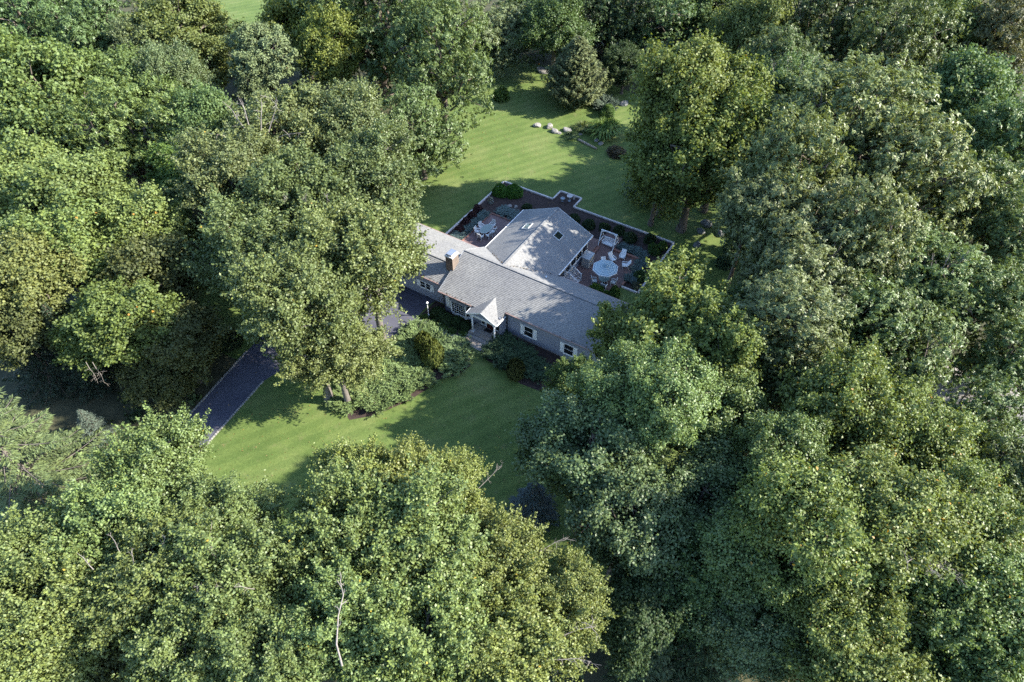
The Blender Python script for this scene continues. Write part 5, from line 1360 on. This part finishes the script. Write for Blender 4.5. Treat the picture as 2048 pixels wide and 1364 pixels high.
def dead(label, seed, pts, r0=0.05, twigs=7, tl=0.9):
    r0 *= 0.75
    root = TREE_OBJ[label]; o = root.location
    rel = [(p[0] - o.x, p[1] - o.y, p[2]) for p in pts]
    new_obj('dead_branch', branch_mesh(seed, rel, r0, twigs, tl), root)
def crest(label, dx, dy, dz, ln, direction, seed, r0=0.05, twigs=7):
    """a bare limb that leaves the crown near its skin"""
    row = [t for t in TREES if t[7] == label][0]; x, y, ht, zc, Rw = row[:5]
    a = Vector((x + dx * Rw, y + dy * Rw, zc + dz * Rw)); d = Vector(direction).normalized()
    dead(label, seed, [a - d * ln * 0.4, a, a + d * ln * 0.5 + Vector((0.05, 0.04, 0.06)) * ln, a + d * ln], r0, twigs, ln * 0.4)
dead('leafy tree bearing the long pale dead branch at the bottom', 1, [(-8.15, 10.6, 17.6), (-8.45, 11.4, 18.2), (-8.5, 12.6, 18.6), (-8.35, 13.5, 18.9), (-8.6, 14.2, 19.1)], 0.07, 7, 0.6)
crest('tree with yellow tips and a pale bare twig beside front lawn shade', 0.8, 0.35, 0.25, 1.6, (0.7, 0.6, 0.3), 2, 0.035, 9)
crest('leafy tree with bare branch ends, right of bottom centre', 0.75, 0.3, 0.35, 1.7, (0.8, 0.35, 0.2), 3, 0.045, 9)
crest('leafy tree at the bottom with pale dead branches at its right', 0.75, -0.1, 0.45, 1.9, (0.9, 0.2, 0.2), 4, 0.06, 10)
crest('leafy tree at the bottom with pale dead branches at its right', 0.7, -0.45, 0.4, 1.8, (0.95, -0.1, 0.15), 5, 0.05, 10)
for i, (dx, dy, dz, d) in enumerate(((-0.35, -0.5, 0.7, (-0.5, 0.2, 0.8)), (-0.2, -0.55, 0.72, (-0.2, 0.3, 0.9)), (0.0, -0.5, 0.75, (0.15, 0.3, 0.9)), (0.15, -0.5, 0.7, (0.4, 0.2, 0.8)), (-0.5, -0.6, 0.45, (-0.8, -0.2, 0.4)), (0.2, -0.65, 0.5, (0.7, -0.2, 0.3)))):
    crest('tall tree with pale bare forked limbs left of the big oak', dx, dy, dz, 2.6, d, 20 + i, 0.085, 6)
crest('big oak at top centre, left half, with a pale dead limb', -0.45, -0.55, 0.7, 3.0, (-0.6, 0.3, 0.6), 31, 0.12, 7)
for i in range(5): crest('green tree with bare dead twigs on top, upper right woods', -0.5 + 0.28 * i, -0.35, 0.85, 2.2, (-0.3 + 0.18 * i, 0.1, 0.9), 40 + i, 0.045, 8)
for i in range(4): crest('tall maple behind the bare grey snag in the lower right', -0.1 + 0.12 * i, -0.85, 0.45 - 0.05 * i, 1.8, (-0.5 + 0.4 * i, -0.3, 0.5 - 0.2 * i), 50 + i, 0.05, 10)
crest('green maple at the right edge near the bottom corner', -0.2, -0.6, 0.7, 1.5, (0.1, 0.2, 0.8), 60, 0.04, 9)
for i in range(5): crest('leafy tree with many small pale dead twigs, bottom left', -0.7 + 0.33 * i, -0.3 + 0.25 * (i % 2), 0.85, 0.9, (-0.4 + 0.2 * i, 0.3, 0.5), 70 + i, 0.035, 6)
for i in range(3): crest('leafy tree above the long pale dead branch, left side', -0.4 + 0.4 * i, -0.4, 0.82, 1.0, (0.3 - 0.3 * i, -0.2, 0.6), 80 + i, 0.035, 6)
for i in range(3): crest('oak left of the dark slot in the right woods, with pale limbs', -0.3 + 0.25 * i, -0.6, 0.6, 1.6, (0.2 * i - 0.3, 0.0, 0.8), 90 + i, 0.06, 6)
for i in range(3): crest('yellow green maple hanging over the right end of the house roof', 0.1 + 0.1 * i, -0.5, 0.6, 1.2, (0.1 * i, 0.1, 0.9), 95 + i, 0.06, 6)
for i in range(2): crest('olive green maple with dangling dead twigs, left of the driveway', -0.25 + 0.12 * i, -0.95, -0.15, 1.7, (0.05, -0.15, -0.95), 100 + i, 0.04, 6)
for i in range(3): crest('large olive tree above the driveway tree', -0.1 + 0.3 * i, -0.75, 0.5, 1.2, (0.1, -0.2, 0.4), 110 + i, 0.045, 9)

# ------------------------------------------------------------------ neighbouring roofs glimpsed through the trees
def cottage(name, x, y, rz, L, D, he, hr, m_roof, m_wall, label):
    r = empty(name, (x, y, 0), rz, label, 'house')
    roof_slope('roof_slope', (-L / 2, -D / 2, he), (L / 2, -D / 2, he), (L / 2, 0, hr), (-L / 2, 0, hr), r, m_roof, 0.2)
    roof_slope('roof_slope', (L / 2, D / 2, he), (-L / 2, D / 2, he), (-L / 2, 0, hr), (L / 2, 0, hr), r, m_roof, 0.2)
    a, b = L / 2 - 0.4, D / 2 - 0.4
    for p, q in (((-a, -b), (a, -b)), ((a, b), (-a, b))): siding('wall', p, q, 0, he + 0.1, r, m_=m_wall)
    sl = (hr - he) / (D / 2)
    for p, q in (((a, -b), (a, b)), ((-a, b), (-a, -b))): siding('gable_wall', p, q, 0, hr - 0.15, r, top=lambda u: he + 0.05 + sl * (b - abs(u - b)), m_=m_wall)
    window(-1.2, 0.0, -b, 1.0, 2.1, parent=r); window(1.6, 2.8, -b, 1.0, 2.1, parent=r)
    return r
M_TAN = mat('tan_siding', (0.30, 0.25, 0.19), 0.7)
nh = cottage('neighbour_house', -51.2, 75.0, 0.35, 10, 7, 3.0, 4.9, M_SHINGLE_BR, M_TAN, 'brown shingled roof glimpsed between trees in the left woods')
MB().box(-0.4, 0.4, -1.5, -0.5, 4.3, 4.75).build('roof_hatch', M_WHITE, nh)
cottage('neighbour_house', 39.8, 38.6, -0.45, 13, 8, 3.0, 5.1, M_SHINGLE_GR, M_SIDING, 'grey shingled roof glimpsed between oaks near the right edge')

# ------------------------------------------------------------------ woodland undergrowth and fallen leaves
def inside(poly, x, y):
    c = False; n = len(poly)
    for i in range(n):
        x0, y0 = poly[i]; x1, y1 = poly[(i + 1) % n]
        if (y0 > y) != (y1 > y) and x < (x1 - x0) * (y - y0) / (y1 - y0) + x0: c = not c
    return c
rng = np.random.default_rng(77)
B = []
while len(B) < 900:
    x, y = rng.uniform(-95, 95), rng.uniform(8, 150)
    if abs(x) > 20 + y * 0.62 or inside(LAWN, x, y) or inside(DRV, x, y): continue
    if -60 < x < -43 and 116 < y < 150: continue
    B.append((x, y))
B = np.array(B); per = 46; ci = np.repeat(np.arange(len(B)), per); n = len(ci)
rad = rng.uniform(0.6, 1.8, len(B))[ci]
d = unit(rng.normal(size=(n, 3))); d[:, 2] = np.abs(d[:, 2])
base = np.column_stack([B[ci], np.zeros(n)]) + d * (rad * rng.random(n) ** 0.4)[:, None] * np.array([1, 1, 0.7])
ug = leaf_mesh('undergrowth', base, unit(rng.normal(size=(n, 3))), unit(d + np.array([0, 0, 0.6]) + rng.normal(size=(n, 3)) * 0.5), rng.uniform(0.3, 0.6, n), rng.uniform(0.2, 0.4, n), attrs(rng, n, rng.random(len(B))[ci], rng.random(n)), M_LEAF_MAPLE)
u = tag(new_obj('undergrowth', ug), 'low leafy undergrowth on the woodland floor', 'undergrowth', kind='stuff'); u.color = (0.055, 0.085, 0.03, 1)
F = []
while len(F) < 4200:
    x, y = rng.uniform(-45, 30), rng.uniform(16, 112)
    if inside(LAWN, x, y) and (not inside(DRV, x, y) or rng.random() < 0.25): F.append((x, y, 0.02))
F = np.array(F); n = len(F)
fm = leaf_mesh('fallen_leaves', F, unit(rng.normal(size=(n, 3)) * np.array([1, 1, 0.2])), unit(rng.normal(size=(n, 3)) * 0.3 + np.array([0, 0, 1.0])), rng.uniform(0.07, 0.2, n), rng.uniform(0.05, 0.13, n), attrs(rng, n, rng.random(n), np.ones(n)), M_LEAF_MAPLE)
u = tag(new_obj('fallen_leaves', fm), 'fallen leaves scattered over the lawns', 'leaves', kind='stuff'); u.color = (0.24, 0.17, 0.06, 1)


# leaf litter caught in the roof valleys and along the eaves
L_ = []
for a, b_, k in (((0.4, 8.6, 2.98), (4.6, 5.2, 5.02), 70), ((9.0, 8.7, 3.02), (4.9, 5.2, 5.02), 60), ((0.2, -0.1, 3.14), (4.0, -0.1, 3.14), 40), ((8.0, 0.66, 3.42), (17.5, 0.66, 3.42), 80), ((-9.0, 0.8, 3.16), (-0.4, 0.8, 3.16), 60)):
    t = rng.random(k)[:, None]
    L_.append(np.array(a) * (1 - t) + np.array(b_) * t + rng.normal(size=(k, 3)) * np.array([0.1, 0.06, 0.0]))
L_ = np.vstack(L_); n = len(L_)
rl = leaf_mesh('leaf_litter', L_, unit(rng.normal(size=(n, 3)) * np.array([1, 1, 0.2])), unit(rng.normal(size=(n, 3)) * 0.3 + np.array([0, 0, 1.0])), rng.uniform(0.08, 0.18, n), rng.uniform(0.06, 0.12, n), attrs(rng, n, rng.random(n), np.ones(n)), M_LEAF_MAPLE)
u = new_obj('leaf_litter', rl, house, None, 'stuff'); u.color = (0.12, 0.085, 0.045, 1)
